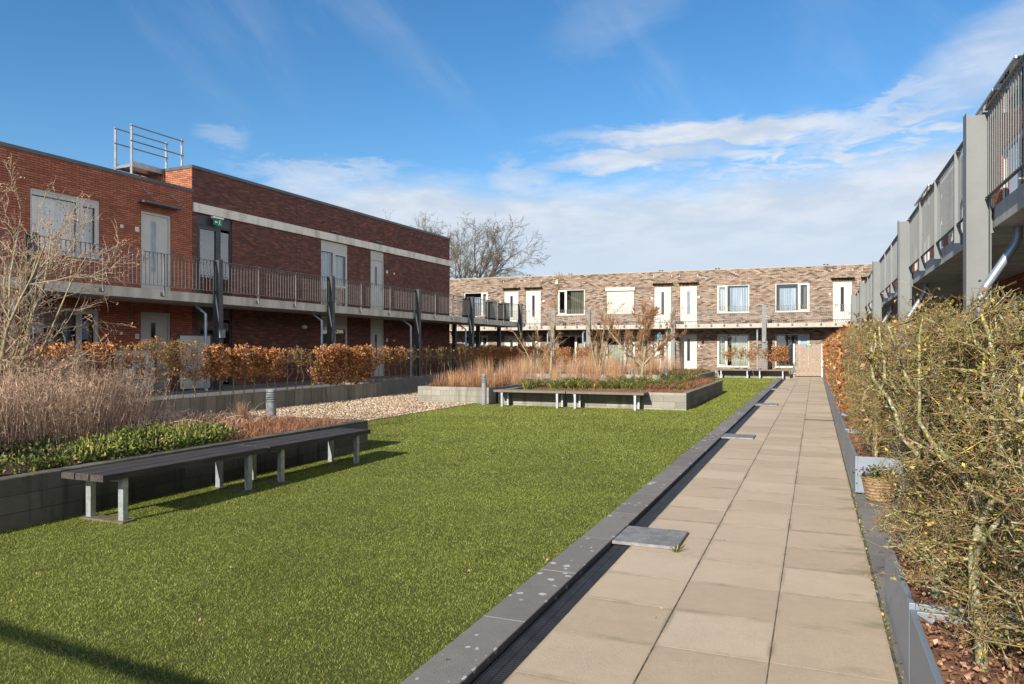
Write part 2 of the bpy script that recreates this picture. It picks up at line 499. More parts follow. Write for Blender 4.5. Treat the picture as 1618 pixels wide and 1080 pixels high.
M['concrete_block'] = brick_mat('concrete block', 0.62, 0.165, [(0, (0.215, 0.205, 0.175)), (0.5, (0.265, 0.255, 0.22)), (1, (0.31, 0.295, 0.255))], (0.085, 0.08, 0.07), 0.008, 0.03, 0.4, streak=(0.7, (0.12, 0.115, 0.085)), blotch=0.55)
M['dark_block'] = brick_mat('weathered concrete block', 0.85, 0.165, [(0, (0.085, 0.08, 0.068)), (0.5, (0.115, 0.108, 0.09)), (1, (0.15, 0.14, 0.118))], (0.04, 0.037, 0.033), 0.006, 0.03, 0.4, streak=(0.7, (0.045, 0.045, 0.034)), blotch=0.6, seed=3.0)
M['wall_units'] = brick_mat('upright concrete units', 0.42, 3.0, [(0, (0.135, 0.118, 0.092)), (0.5, (0.185, 0.165, 0.13)), (1, (0.235, 0.21, 0.17))], (0.05, 0.045, 0.038), 0.03, 0.0, 0.5, stagger='none', streak=(0.85, (0.07, 0.062, 0.042)), blotch=0.75)
M['cast_concrete'] = mat('cast concrete', (0.66, 0.63, 0.56), (0.36, 0.335, 0.285), 2.0, 0.85, 0.25, 30, fine=0.3, stretch=(1.2, 1.2, 0.5), lo=0.42, hi=0.78)
M['slab_concrete'] = mat('gallery concrete', (0.56, 0.535, 0.48), (0.40, 0.38, 0.335), 1.3, 0.85, 0.2, 30, fine=0.3, stretch=(2.5, 2.5, 0.4))
M['pale_concrete'] = mat('pale gallery concrete', (0.44, 0.41, 0.355), (0.36, 0.335, 0.29), 1.2, 0.85, 0.15, 30, fine=0.2, stretch=(2.5, 2.5, 0.4))
M['coping'] = mat('dark metal coping', (0.06, 0.066, 0.072), (0.085, 0.09, 0.098), 3, 0.45, spec=0.5)
M['pale_coping'] = mat('pale coping', (0.35, 0.33, 0.29), (0.28, 0.26, 0.22), 3, 0.6)
M['anthracite'] = mat('anthracite steel paint', (0.030, 0.037, 0.045), (0.040, 0.048, 0.056), 3, 0.42, spec=0.5)
M['grey_steel'] = mat('grey steel paint', (0.168, 0.182, 0.187), (0.146, 0.16, 0.165), 1.4, 0.5, spec=0.4, fine=0.10)
M['rail_steel'] = mat('railing steel', (0.13, 0.13, 0.125), (0.16, 0.16, 0.155), 3, 0.45, spec=0.5)
M['frame_grey'] = mat('warm grey frame paint', (0.46, 0.465, 0.45), (0.42, 0.425, 0.41), 3, 0.5)
M['frame_white'] = mat('off white frame paint', (0.52, 0.51, 0.47), (0.47, 0.46, 0.42), 3, 0.5)
M['door_grey'] = mat('grey door paint', (0.43, 0.44, 0.425), (0.39, 0.40, 0.385), 2, 0.5)
M['door_white'] = mat('cream door paint', (0.53, 0.52, 0.48), (0.49, 0.48, 0.44), 2, 0.5)
M['panel_beige'] = mat('pale panel', (0.43, 0.43, 0.40), (0.39, 0.39, 0.36), 2, 0.6)
M['blue_panel'] = mat('blue grey panel', (0.42, 0.50, 0.52), (0.38, 0.46, 0.49), 0.8, 0.55, fine=0.1)
M['glass'] = glass_mat('window glass')
M['clear_glass'] = glass_mat('canopy glass', (0.75, 0.85, 0.85))
M['curtain'] = mat('white curtain', (0.58, 0.63, 0.67), (0.27, 0.30, 0.34), 2, 0.9, stretch=(1, 7, 0.15))  # dark streaks paint the shading of the folds into the colour
M['curtain_dark'] = mat('olive curtain', (0.20, 0.19, 0.13), (0.13, 0.12, 0.08), 3, 0.9, stretch=(1, 8, 0.2))
M['blind_green'] = mat('pale green blind', (0.50, 0.52, 0.42), (0.42, 0.44, 0.35), 3, 0.9)
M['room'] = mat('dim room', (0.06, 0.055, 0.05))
M['black'] = mat('black plastic', (0.012, 0.012, 0.013), (0.02, 0.02, 0.021), 6, 0.5)
M['white'] = mat('white plastic', (0.75, 0.75, 0.73))
M['shutter'] = mat('cream roller shutter', (0.50, 0.485, 0.43), (0.46, 0.445, 0.395), 3, 0.55)
M['green_sign'] = mat('green sign', (0.0, 0.22, 0.12), None, rough=0.5)
M['galv'] = mat('galvanised steel', (0.50, 0.53, 0.56), (0.36, 0.39, 0.42), 22, 0.42, metal=0.55, spec=0.5, fine=0.25)
M['zinc_pipe'] = mat('zinc pipe', (0.36, 0.42, 0.50), (0.30, 0.35, 0.42), 5, 0.42, metal=0.5)
M['alu'] = mat('aluminium', (0.36, 0.37, 0.38), (0.28, 0.29, 0.30), 6, 0.4, metal=0.6)
M['bollard'] = mat('bollard grey paint', (0.235, 0.255, 0.27), (0.195, 0.215, 0.23), 5, 0.5)
M['planter_steel'] = mat('blue grey planter paint', (0.215, 0.255, 0.30), (0.175, 0.215, 0.26), 1.2, 0.42, spec=0.5, fine=0.12, stretch=(1, 0.25, 1))
M['bench_dark'] = mat('black brown bench board', (0.042, 0.035, 0.032), (0.075, 0.064, 0.056), 5, 0.6, 0.35, 50, stretch=(6, 0.5, 6), fine=0.35)
M['bench_grey'] = mat('weathered bench board', (0.20, 0.165, 0.13), (0.14, 0.115, 0.095), 5, 0.7, 0.35, 50, stretch=(0.5, 6, 6), fine=0.3)
M['gate_wood'] = island_mat('weathered gate board', [(0, (0.22, 0.165, 0.128)), (0.5, (0.29, 0.225, 0.178)), (1, (0.34, 0.27, 0.215))], nscale=4, noise_amt=0.35)
M['paving'] = None
M['dark_paving'] = island_mat('dark concrete slab', [(0, (0.165, 0.152, 0.138)), (0.5, (0.195, 0.18, 0.165)), (1, (0.225, 0.21, 0.19))], noise_amt=0.5, nscale=3.0, bump=0.3, bscale=120)
M['joint'] = mat('joint earth', (0.055, 0.046, 0.033), (0.16, 0.13, 0.09), 12, 0.95)
M['terrace'] = mat('terrace paving', (0.16, 0.15, 0.14), (0.12, 0.115, 0.105), 2, 0.9, fine=0.3)
M['soil'] = mat('reddish mulch', (0.29, 0.145, 0.085), (0.15, 0.08, 0.05), 14, 0.95, 0.8, 40, fine=0.6)
M['soil_dark'] = mat('dark mulch', (0.085, 0.05, 0.033), (0.04, 0.026, 0.018), 14, 0.95, 0.8, 40, fine=0.6)
M['earth'] = mat('earth', (0.10, 0.09, 0.06), (0.07, 0.075, 0.04), 0.6, 0.95)


def kerb_mat():
    m, t, p = base_mat('dark kerb stone')
    g = t.node('ShaderNodeNewGeometry'); co = t.node('ShaderNodeTexCoord').outputs['Object']
    col = t.ramp(g.outputs['Random Per Island'], [(0, (0.15, 0.14, 0.126)), (1, (0.195, 0.182, 0.164))])
    n = t.noise(co, 7, 5, 0.7); n3 = t.noise(co, 150, 2, 0.8)
    k = t.m('ADD', 0.6, t.m('ADD', t.m('MULTIPLY', n, 0.45), t.m('MULTIPLY', n3, 0.4)))
    col = t.mix(1.0, col, t.comb(k, k, k), 'MULTIPLY')
    vo = t.node('ShaderNodeTexVoronoi'); vo.inputs['Scale'].default_value = 10.5; t.l.new(co, vo.inputs['Vector'])
    lim = t.m('MULTIPLY', t.smooth(t.noise(co, 1.3, 3, 0.6), 0.42, 0.60), 0.30)
    jag = t.m('ADD', vo.outputs['Distance'], t.m('MULTIPLY', t.m('SUBTRACT', t.noise(co, 45, 3, 0.7), 0.5), 0.42))
    spot = t.m('LESS_THAN', jag, lim)
    col = t.mix(t.m('MULTIPLY', spot, 0.85), col, (0.52, 0.52, 0.50))
    t.l.new(col, p.inputs['Base Color']); p.inputs['Roughness'].default_value = 0.85
    b = t.node('ShaderNodeBump'); b.inputs['Strength'].default_value = 0.5; b.inputs['Distance'].default_value = 0.008
    t.l.new(t.noise(co, 110, 3, 0.7), b.inputs['Height']); t.l.new(b.outputs[0], p.inputs['Normal'])
    return m


def turf_mat(name, stops, trans):
    m, t, p = base_mat(name)
    g = t.node('ShaderNodeNewGeometry'); co = t.node('ShaderNodeTexCoord').outputs['Object']
    col = t.ramp(g.outputs['Random Per Island'], stops)
    a = t.smooth(t.noise(co, 0.5, 3, 0.6), 0.3, 0.7)
    k = t.m('ADD', 0.86, t.m('MULTIPLY', a, 0.28))
    col = t.mix(1.0, col, t.comb(k, k, t.m('MULTIPLY', k, 0.92)), 'MULTIPLY')
    rust = t.m('MULTIPLY', t.smooth(t.noise(co, 0.9, 5, 0.75), 0.635, 0.70), 0.55)
    col = t.mix(rust, col, (0.16, 0.085, 0.018))
    t.l.new(col, p.inputs['Base Color']); p.inputs['Roughness'].default_value = 0.55; p.inputs['Specular IOR Level'].default_value = 0.35
    if trans:
        tr = t.node('ShaderNodeBsdfTranslucent'); t.l.new(col, tr.inputs['Color'])
        mx = t.node('ShaderNodeMixShader'); mx.inputs[0].default_value = trans
        t.l.new(p.outputs[0], mx.inputs[1]); t.l.new(tr.outputs[0], mx.inputs[2])
        t.l.new(mx.outputs[0], t.n['Material Output'].inputs['Surface'])
    return m


def paving_mat():
    m, t, p = base_mat('concrete slab')
    g = t.node('ShaderNodeNewGeometry'); co = t.node('ShaderNodeTexCoord').outputs['Object']
    col = t.ramp(g.outputs['Random Per Island'], [(0, (0.435, 0.342, 0.242)), (0.5, (0.485, 0.388, 0.280)), (1, (0.53, 0.432, 0.318))])
    x, y, z = t.sep(co)
    n1 = t.noise(co, 2.2, 6, 0.7); n2 = t.noise(co, 0.5, 3, 0.6); n3 = t.noise(co, 95, 3, 0.8); n4 = t.noise(co, 11, 5, 0.7)
    k = t.m('ADD', 0.42, t.m('ADD', t.m('ADD', t.m('MULTIPLY', n1, 0.30), t.m('MULTIPLY', n2, 0.20)), t.m('ADD', t.m('MULTIPLY', n3, 0.46), t.m('MULTIPLY', n4, 0.20))))
    col = t.mix(1.0, col, t.comb(k, k, k), 'MULTIPLY')
    # algae and damp along the joints and towards the planter side
    fy = t.m('ABSOLUTE', t.m('SUBTRACT', t.m('FRACT', t.m('DIVIDE', t.m('SUBTRACT', y, 3.435), 0.6)), 0.5))
    fx = t.m('ABSOLUTE', t.m('SUBTRACT', t.m('FRACT', t.m('DIVIDE', t.m('SUBTRACT', x, -1.42), 0.6)), 0.5))
    ed = t.m('MAXIMUM', t.smooth(fy, 0.40, 0.5), t.smooth(fx, 0.44, 0.5))
    al = t.m('MULTIPLY', ed, t.smooth(n1, 0.42, 0.66))
    side = t.m('MULTIPLY', t.smooth(x, -0.15, 0.38), t.smooth(t.noise(t.map(co, (1.0, 2.4, 1.0)), 1.1, 5, 0.7), 0.50, 0.68))
    col = t.mix(t.m('MULTIPLY', t.m('MAXIMUM', al, side), 0.62), col, (0.165, 0.150, 0.085))
    rust = t.smooth(t.noise(co, 1.7, 2, 0.5), 0.745, 0.79)
    col = t.mix(t.m('MULTIPLY', rust, 0.4), col, (0.46, 0.22, 0.09))
    t.l.new(col, p.inputs['Base Color']); p.inputs['Roughness'].default_value = 0.88; p.inputs['Specular IOR Level'].default_value = 0.2
    b = t.node('ShaderNodeBump'); b.inputs['Strength'].default_value = 0.45; b.inputs['Distance'].default_value = 0.006
    t.l.new(t.m('ADD', n3, t.m('MULTIPLY', n4, 0.6)), b.inputs['Height']); t.l.new(b.outputs[0], p.inputs['Normal'])
    return m


M['paving'] = paving_mat()
M['kerb'] = kerb_mat()
M['foot_slab'] = mat('dirty foot slab', (0.15, 0.13, 0.10), (0.09, 0.085, 0.05), 14, 0.95, fine=0.4)
M['lens'] = mat('smoked lens', (0.05, 0.052, 0.055), None, rough=0.25)
M['turf'] = turf_mat('turf blades', [(0, (0.125, 0.150, 0.022)), (0.5, (0.215, 0.250, 0.040)), (0.85, (0.31, 0.34, 0.072)), (1, (0.54, 0.54, 0.20))], 0.3)
M['turf_base'] = mat('turf backing', (0.07, 0.085, 0.014), (0.095, 0.115, 0.02), 2.0, 0.9, 0.9, 90, fine=0.8)
M['pebble'] = island_mat('pebbles', [(0, (0.14, 0.09, 0.055)), (0.3, (0.29, 0.205, 0.135)), (0.65, (0.42, 0.32, 0.22)), (1, (0.58, 0.49, 0.38))], rough=0.7, noise_amt=0.2)
M['gravel'] = mat('gravel bed', (0.33, 0.25, 0.165), (0.20, 0.145, 0.09), 24, 0.9, 1.0, 40, fine=0.7)
M['twig_lichen'] = bark_mat('lichened twig', (0.225, 0.150, 0.075), (0.215, 0.205, 0.072), (0.62, 0.47, 0.05), (0.40, 0.39, 0.28), 22, 0.61, 0.54)
M['twig_red'] = bark_mat('young red twig', (0.34, 0.15, 0.07), (0.25, 0.14, 0.075), None, None, 20)
M['stem_lichen'] = bark_mat('lichened stem', (0.22, 0.195, 0.11), (0.17, 0.175, 0.07), (0.55, 0.42, 0.05), (0.42, 0.40, 0.31), 30, 0.60, 0.52)
M['stem_pale'] = bark_mat('pale greenish stem', (0.25, 0.22, 0.11), (0.19, 0.17, 0.085), None, (0.36, 0.33, 0.22), 18)
M['twig_pale'] = bark_mat('pale twig', (0.27, 0.22, 0.11), (0.21, 0.15, 0.075), (0.36, 0.32, 0.08), None, 14, 0.58)
M['twig_tree'] = bark_mat('tree twig', (0.42, 0.335, 0.25), (0.33, 0.245, 0.175), (0.32, 0.28, 0.07), (0.38, 0.34, 0.27), 9, 0.66)
M['bark_tree'] = bark_mat('tree bark', (0.31, 0.265, 0.175), (0.23, 0.20, 0.12), (0.30, 0.27, 0.08), (0.36, 0.33, 0.25), 9, 0.66)
M['bark_far'] = bark_mat('dark bark', (0.17, 0.14, 0.095), (0.12, 0.10, 0.07), None, None, 3)
M['reed'] = leaf_mat('dead stems', [(0, (0.27, 0.165, 0.11)), (0.5, (0.50, 0.335, 0.235)), (1, (0.76, 0.58, 0.43))], trans=0.1)
M['dry_grass'] = leaf_mat('straw grass', [(0, (0.34, 0.175, 0.08)), (0.5, (0.50, 0.295, 0.15)), (1, (0.66, 0.46, 0.27))], trans=0.25)
M['pale_straw'] = leaf_mat('pale straw', [(0, (0.36, 0.22, 0.13)), (0.5, (0.55, 0.39, 0.25)), (1, (0.72, 0.57, 0.40))], trans=0.25)
M['rust_straw'] = leaf_mat('reddish straw', [(0, (0.22, 0.10, 0.055)), (0.5, (0.36, 0.18, 0.10)), (1, (0.52, 0.31, 0.18))], trans=0.2)
M['rust_grass'] = leaf_mat('rust brown grass', [(0, (0.20, 0.085, 0.045)), (0.5, (0.31, 0.145, 0.08)), (1, (0.42, 0.22, 0.125))], trans=0.2)
M['beech_leaf'] = leaf_mat('brown hornbeam leaf', [(0, (0.22, 0.080, 0.028)), (0.4, (0.43, 0.175, 0.062)), (0.8, (0.60, 0.285, 0.12)), (1, (0.72, 0.44, 0.24))], trans=0.3)
M['tan_leaf'] = leaf_mat('withered tan leaf', [(0, (0.30, 0.16, 0.085)), (1, (0.50, 0.34, 0.23))], trans=0.2)
M['olive_leaf'] = leaf_mat('small olive leaf', [(0, (0.085, 0.10, 0.026)), (0.5, (0.20, 0.205, 0.055)), (0.78, (0.33, 0.23, 0.12)), (1, (0.58, 0.48, 0.08))], trans=0.15)
M['pachy'] = leaf_mat('ground cover leaf', [(0, (0.032, 0.058, 0.014)), (0.55, (0.085, 0.125, 0.026)), (0.85, (0.22, 0.235, 0.045)), (1, (0.42, 0.39, 0.10))], trans=0.2, rough=0.45)
M['strap'] = leaf_mat('strap leaf', [(0, (0.055, 0.085, 0.018)), (0.45, (0.13, 0.165, 0.035)), (0.75, (0.33, 0.31, 0.07)), (1, (0.60, 0.50, 0.16))], trans=0.2, rough=0.4)
M['strap_dark'] = leaf_mat('dark strap leaf', [(0, (0.030, 0.048, 0.014)), (0.6, (0.070, 0.105, 0.030)), (0.9, (0.14, 0.17, 0.06)), (1, (0.36, 0.27, 0.15))], trans=0.2, rough=0.4)
M['withered'] = leaf_mat('withered leaf', [(0, (0.10, 0.055, 0.032)), (0.7, (0.22, 0.13, 0.085)), (1, (0.38, 0.26, 0.18))], trans=0.1)
M['lava'] = leaf_mat('lava chip', [(0, (0.14, 0.07, 0.045)), (0.6, (0.32, 0.165, 0.10)), (1, (0.50, 0.33, 0.23))], trans=0.0)
M['bud'] = leaf_mat('pink brown bud', [(0, (0.30, 0.12, 0.075)), (1, (0.48, 0.25, 0.16))], trans=0.1)
M['wicker'] = mat('wicker', (0.34, 0.22, 0.13), (0.20, 0.125, 0.07), 30, 0.7)
M['purple'] = mat('purple glaze', (0.16, 0.06, 0.42), (0.20, 0.08, 0.50), 2, 0.4)
M['violet'] = leaf_mat('violet petal', [(0, (0.09, 0.03, 0.30)), (1, (0.20, 0.09, 0.50))])
M['sky_blue'] = mat('sky blue paint', (0.28, 0.50, 0.55), (0.24, 0.44, 0.50), 8, 0.6)
M['chair_grey'] = mat('dark grey fabric', (0.085, 0.095, 0.11), (0.07, 0.08, 0.092), 12, 0.8)
M['foil'] = mat('crumpled plastic cover', (0.24, 0.25, 0.26), (0.12, 0.125, 0.135), 30, 0.3, 1.0, 30)
M['check_plate'] = mat('chequer plate', (0.28, 0.28, 0.275), (0.19, 0.19, 0.188), 11, 0.5, 0.3, 120, metal=0.1, fine=0.35)
M['roof'] = mat('roof felt', (0.08, 0.08, 0.08), (0.11, 0.11, 0.105), 2, 0.9)

M['pillar'] = mat('blue grey steel paint', (0.048, 0.058, 0.066), (0.06, 0.07, 0.078), 2.5, 0.42, spec=0.5)
M['pillar_back'] = mat('mid grey steel paint', (0.17, 0.19, 0.20), (0.14, 0.16, 0.17), 2.5, 0.45, spec=0.5)
M['strip_glass'] = mat('dark strip glass', (0.03, 0.035, 0.045), None, rough=0.06, spec=0.9)
M['obscure_glass'] = mat('obscured glass', (0.20, 0.25, 0.30), (0.14, 0.18, 0.22), 3, 0.12, spec=0.8)
M['room_dark'] = mat('dark blind', (0.03, 0.03, 0.032), (0.045, 0.045, 0.047), 2, 0.6, stretch=(1, 1, 12))
M['blue_pane'] = mat('pale blue film', (0.25, 0.38, 0.56), (0.30, 0.42, 0.58), 1, 0.2, spec=0.6)

# ------------------------------------------------------------------ the ground
def sheet(name, x0, x1, y0, y1, dz, mtl, kind='structure', n=1):
    b = MB()
    b.add([(x0, y0, gz(y0) + dz), (x1, y0, gz(y0) + dz), (x1, y1, gz(y1) + dz), (x0, y1, gz(y1) + dz)], [(0, 1, 2, 3)])
    o = b.build(name, mtl); o['kind'] = kind
    return o


PL, PR = -1.42, 0.38                       # path edges
b = MB(); b.add([(-1500, -1500, -0.62), (1500, -1500, -0.62), (1500, 1500, -0.62), (-1500, 1500, -0.62)], [(0, 1, 2, 3)])
prep(b.build('ground', M['earth']), kind='structure')
sheet('lawn', -13.9, -1.86, -14, 43.5, 0.0, M['turf_base'])
sheet('gravel', -13.9, -9.32, 10.2, 24.5, 0.012, M['gravel'])
sheet('path_bed', -1.422, 6.0, -14, 46, 0.0002, M['joint'])
sheet('drain_bed', -1.90, -1.421, -14, 46, -0.06, M['joint'])
b = MB(); b.box(-25, -13.75, -14, 21.4, -0.6, 0.40, slope=True); b.box(-25, -15.35, 21.4, 60, -0.6, 0.40, slope=True)
prep(b.build('terrace', M['terrace']), kind='structure')
b = MB(); b.box(-15.3, -1.2, 42.6, 60, -0.6, 0.36); b.box(-1.2, 8, 44.05, 60, -0.6, 0.30)
prep(b.build('back_terrace', M['terrace']), kind='structure')

rs = random.Random(5)
b = MB()
for r in range(-8, 73):
    y0 = 3.435 + 0.6 * (r - 4)
    for c in range(3):
        x0 = PL + 0.6 * c
        g = (0.0042, 0.003, 0.002)[c]
        b.cham(x0 + 0.002, x0 + 0.6 - 2 * g + 0.0015 * rs.random(), y0 + 0.0015 + .001 * rs.random(), y0 + 0.5975 - .001 * rs.random(), -0.04, 0.001 + rs.uniform(-.0008, .0008), 0.0004, slope=True)
prep(b.build('path', M['paving']), kind='structure')
b = MB()
for r in range(-8, 73):
    y0 = 3.435 + 0.6 * (r - 4)
    for c in range(6):
        x0 = PR + 0.012 + 0.6 * c
        b.cham(x0 + 0.003, x0 + 0.596, y0 + 0.003, y0 + 0.596, -0.04, 0.001 + rs.uniform(-.0008, .0008), 0.0004, slope=True)
prep(b.build('side_pavement', M['dark_paving']), kind='structure')
b = MB()
for k in range(-14, 44):
    b.cham(-1.855, -1.585, k + 0.001, k + 0.998, -0.05, 0.032 + rs.uniform(-.001, .001), 0.004, slope=True)
prep(b.build('kerb', M['kerb']), kind='structure')
# drain: black slotted cover in a channel between kerb and path
root = thing('drain_channel', 'black slotted drain running between the dark kerb and the paved path', 'drain')
b = MB(); b.box(-1.583, -1.425, -14, 43, -0.05, -0.015, slope=True); b.build('channel', M['black'], root)
b = MB()
for y in np.arange(2.2, 12.0, 0.024):
    b.box(-1.553, -1.428, y, y + 0.013, -0.0155, -0.003, slope=True)
b.box(-1.498, -1.492, 2.2, 12, -0.0155, -0.0022, slope=True); b.box(-1.556, -1.55, 2.2, 12, -0.0155, -0.0022, slope=True)
b.box(-1.553, -1.428, 12.02, 43, -0.0155, -0.003, slope=True)
b.build('grate', M['black'], root)


def access_plate(y0, y1, x0, x1, label):
    root = thing('access_plate', label, 'metal plate', ((x0 + x1) / 2, (y0 + y1) / 2, gz((y0 + y1) / 2)), 0, 'steel plates over the drain')
    hx, hy = (x1 - x0) / 2, (y1 - y0) / 2
    b = MB(); b.cham(-hx, hx, -hy, hy, 0.004, 0.030, 0.003); b.build('plate', M['check_plate'], root)
    b = MB(); k = 0
    for i in range(int(hx * 2 / 0.032)):
        for j in range(int(hy * 2 / 0.032)):
            cx, cy = -hx + 0.02 + i * 0.032, -hy + 0.02 + j * 0.032
            if cx > hx - 0.015 or cy > hy - 0.015: continue
            a = R(45) if (i + j) % 2 else R(-45)
            dx, dy = math.cos(a) * 0.014, math.sin(a) * 0.014; wx, wy = -math.sin(a) * 0.005, math.cos(a) * 0.005
            b.add([(cx - dx, cy - dy, 0.0295), (cx + wx, cy + wy, 0.0335), (cx + dx, cy + dy, 0.0295), (cx - wx, cy - wy, 0.0335)], [(0, 1, 2), (0, 2, 3)])
    b.build('tread', M['check_plate'], root)


access_plate(5.97, 6.54, -1.575, -1.035, 'chequered steel plate nearest the camera, with a weed at its corner')
access_plate(13.65, 14.25, -1.575, -1.02, 'chequered steel plate across the drain, second up the path')
access_plate(21.75, 22.4, -1.575, -0.98, 'chequered steel plate across the drain, third up the path')
access_plate(30.0, 30.65, -1.575, -0.98, 'chequered steel plate across the drain, farthest one, near the gate')

# ------------------------------------------------------------------ buildings
def facade(root, y0, y1, z0, z1, holes, mtl, depth=9.0, rev=0.13, name='wall'):
    """front wall with real openings plus sides, back and top; x points outwards"""
    ys = sorted({y0, y1, *[h[0] for h in holes], *[h[1] for h in holes]})
    zs = sorted({z0, z1, *[h[2] for h in holes], *[h[3] for h in holes]})
    b = MB()
    for i in range(len(ys) - 1):
        for j in range(len(zs) - 1):
            cy, cz = (ys[i] + ys[i + 1]) / 2, (zs[j] + zs[j + 1]) / 2
            if any(h[0] < cy < h[1] and h[2] < cz < h[3] for h in holes): continue
            b.add([(0, ys[i], zs[j]), (0, ys[i + 1], zs[j]), (0, ys[i + 1], zs[j + 1]), (0, ys[i], zs[j + 1])], [(0, 1, 2, 3)])
    for (a, c, d, e) in holes:
        b.add([(0, a, d), (0, a, e), (-rev, a, e), (-rev, a, d)], [(0, 1, 2, 3)])
        b.add([(0, c, d), (-rev, c, d), (-rev, c, e), (0, c, e)], [(0, 1, 2, 3)])
        b.add([(0, a, e), (0, c, e), (-rev, c, e), (-rev, a, e)], [(0, 1, 2, 3)])
        b.add([(0, a, d), (-rev, a, d), (-rev, c, d), (0, c, d)], [(0, 1, 2, 3)])
    D = depth
    b.add([(0, y0, z0), (0, y0, z1), (-D, y0, z1), (-D, y0, z0)], [(0, 1, 2, 3)])
    b.add([(0, y1, z0), (-D, y1, z0), (-D, y1, z1), (0, y1, z1)], [(0, 1, 2, 3)])
    b.add([(-D, y0, z0), (-D, y0, z1), (-D, y1, z1), (-D, y1, z0)], [(0, 1, 2, 3)])
    b.build(name, mtl, root)
    b = MB(); b.box(-D + .01, -0.02, y0 + .01, y1 - .01, z1 - 0.25, z1 - 0.10); b.build('roof', M['roof'], root)


def coping(root, y0, y1, z, mtl, depth=9.0, h=0.10, o=0.03):
    b = MB()
    b.box(-0.22, o, y0 - o, y1 + o, z, z + h)
    b.box(-depth, -0.22, y0 - o, y0 + 0.22, z, z + h); b.box(-depth, -0.22, y1 - 0.22, y1 + o, z, z + h)
    b.build('roof_edge', mtl, root)


def wavy(y0, y1, z0, z1, x, amp=0.05, pitch=0.17, seed=0):
    r = random.Random(seed); b = MB(); n = max(6, int((y1 - y0) / 0.02)); vs = []
    ph = r.random() * 6
    for i in range(n + 1):
        y = y0 + (y1 - y0) * i / n
        xx = x + amp * math.sin(2 * math.pi * y / pitch + ph + 1.5 * math.sin(y * 3.1 + ph))
        vs += [(xx, y, z0), (xx * 0.6 + x * 0.4, y, z1)]
    b.add(vs, [(2 * i, 2 * i + 2, 2 * i + 3, 2 * i + 1) for i in range(n)])
    return b


def window(root, y0, y1, z0, z1, mull, fm, curtains=(), sash=(), sill=True, x=-0.07, fw=0.065, label=None, head=0.0):
    """frame (part) with panes, sash, sill and curtains as its sub-parts. mull: y of the posts; sash: indices of opening lights"""
    b = MB(); b.ring(x - 0.05, x + 0.03, y0, y1, z0, z1, fw)
    ed = [y0] + list(mull) + [y1]
    for m_ in mull: b.box(x - 0.05, x + 0.028, m_ - 0.04, m_ + 0.04, z0 + fw, z1 - fw)
    p = MB(); gk = MB()
    for i in range(len(ed) - 1):
        a = ed[i] + (fw if i == 0 else 0.04); c = ed[i + 1] - (fw if i == len(ed) - 2 else 0.04); d, e = z0 + fw, z1 - fw
        if head: b.box(x - 0.05, x + 0.02, a, c, e - head, e); e -= head
        if i in sash:
            b.ring(x - 0.035, x + 0.045, a, c, d, e, 0.07); a += .07; c -= .07; d += .07; e -= .07
        p.add([(x - 0.01, a, d), (x - 0.01, c, d), (x - 0.01, c, e), (x - 0.01, a, e)], [(0, 1, 2, 3)])
        gk.ring(x - 0.012, x - 0.003, a, c, d, e, 0.022)
    w = b.build('window', fm, root)
    if label: w['label'] = label
    p.build('pane', M['glass'], w); gk.build('gasket', M['black'], w)
    if sill:
        s = MB(); s.box(-0.06, 0.06, y0 - 0.03, y1 + 0.03, z0 - 0.05, z0 + 0.0); s.build('sill', fm, w)
    for k, (a, c, mt, top) in enumerate(curtains):
        wavy(a, c, z0 + .02, z1 - 0.04 - top, x - 0.16, seed=int(abs(y0 * 10)) + k).build('curtain', mt, w)
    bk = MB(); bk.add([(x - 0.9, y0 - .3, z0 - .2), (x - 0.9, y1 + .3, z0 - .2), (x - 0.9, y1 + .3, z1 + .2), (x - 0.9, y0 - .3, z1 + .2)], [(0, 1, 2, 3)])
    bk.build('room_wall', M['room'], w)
    return w


def door(root, y0, y1, z0, z1, fm, dm, strip, gm, hinge_left=True, x=-0.07, panel=None, pm=None, fw=0.07):
    b = MB(); b.ring(x - 0.05, x + 0.035, y0, y1, z0, z1, fw, 0.03)
    b.box(x - 0.04, x + 0.005, y0 + fw + .004, y1 - fw - .004, z0 + 0.035, z1 - fw - .004)
    d = b.build('door', fm if fm is dm else dm, root)
    a, c, e, f = strip
    g = MB(); g.box(x + 0.0052, x + 0.010, a, c, e, f); g.build('door_glass', gm, d)
    r = MB(); r.ring(x + 0.0056, x + 0.016, a - 0.02, c + 0.02, e - 0.02, f + 0.02, 0.02); r.build('glass_frame', dm, d)
    hy = y0 + fw + 0.07 if hinge_left else y1 - fw - 0.07
    s = 1 if hinge_left else -1
    h = MB(); h.box(x + 0.006, x + 0.014, hy - 0.02, hy + 0.02, z0 + 0.95, z0 + 1.17)
    h.tube([(x + 0.014, hy, z0 + 1.08), (x + 0.06, hy, z0 + 1.08), (x + 0.06, hy + s * 0.12, z0 + 1.08)], 0.011, 6)
    h.build('handle', M['alu'], d)
    if panel:
        q = MB(); q.box(x - 0.05, x + 0.03, y0, y1, z1 + .002, panel); q.build('head_panel', pm, root)
    return d


def plate(root, y, z, w=0.10, h=0.12, digits=True, x=0.0):
    b = MB(); b.box(x + .001, x + 0.016, y - w / 2, y + w / 2, z - h / 2, z + h / 2); o = b.build('number_plate', M['white'], root)
    if digits:
        d = MB(); xx = x + 0.0165
        d.box(xx - .0004, xx + .001, y - w * .28, y - w * .18, z - h * .28, z + h * .28)
        d.box(xx - .0004, xx + .001, y + w * .0, y + w * .28, z + h * .18, z + h * .28); d.box(xx - .0004, xx + .001, y + w * .0, y + w * .28, z - h * .28, z - h * .18)
        d.box(xx - .0004, xx + .001, y + w * .16, y + w * .28, z - h * .17, z + h * .17)
        d.build('digits', M['black'], o)
    return o


ROT_L = -math.atan(0.042)
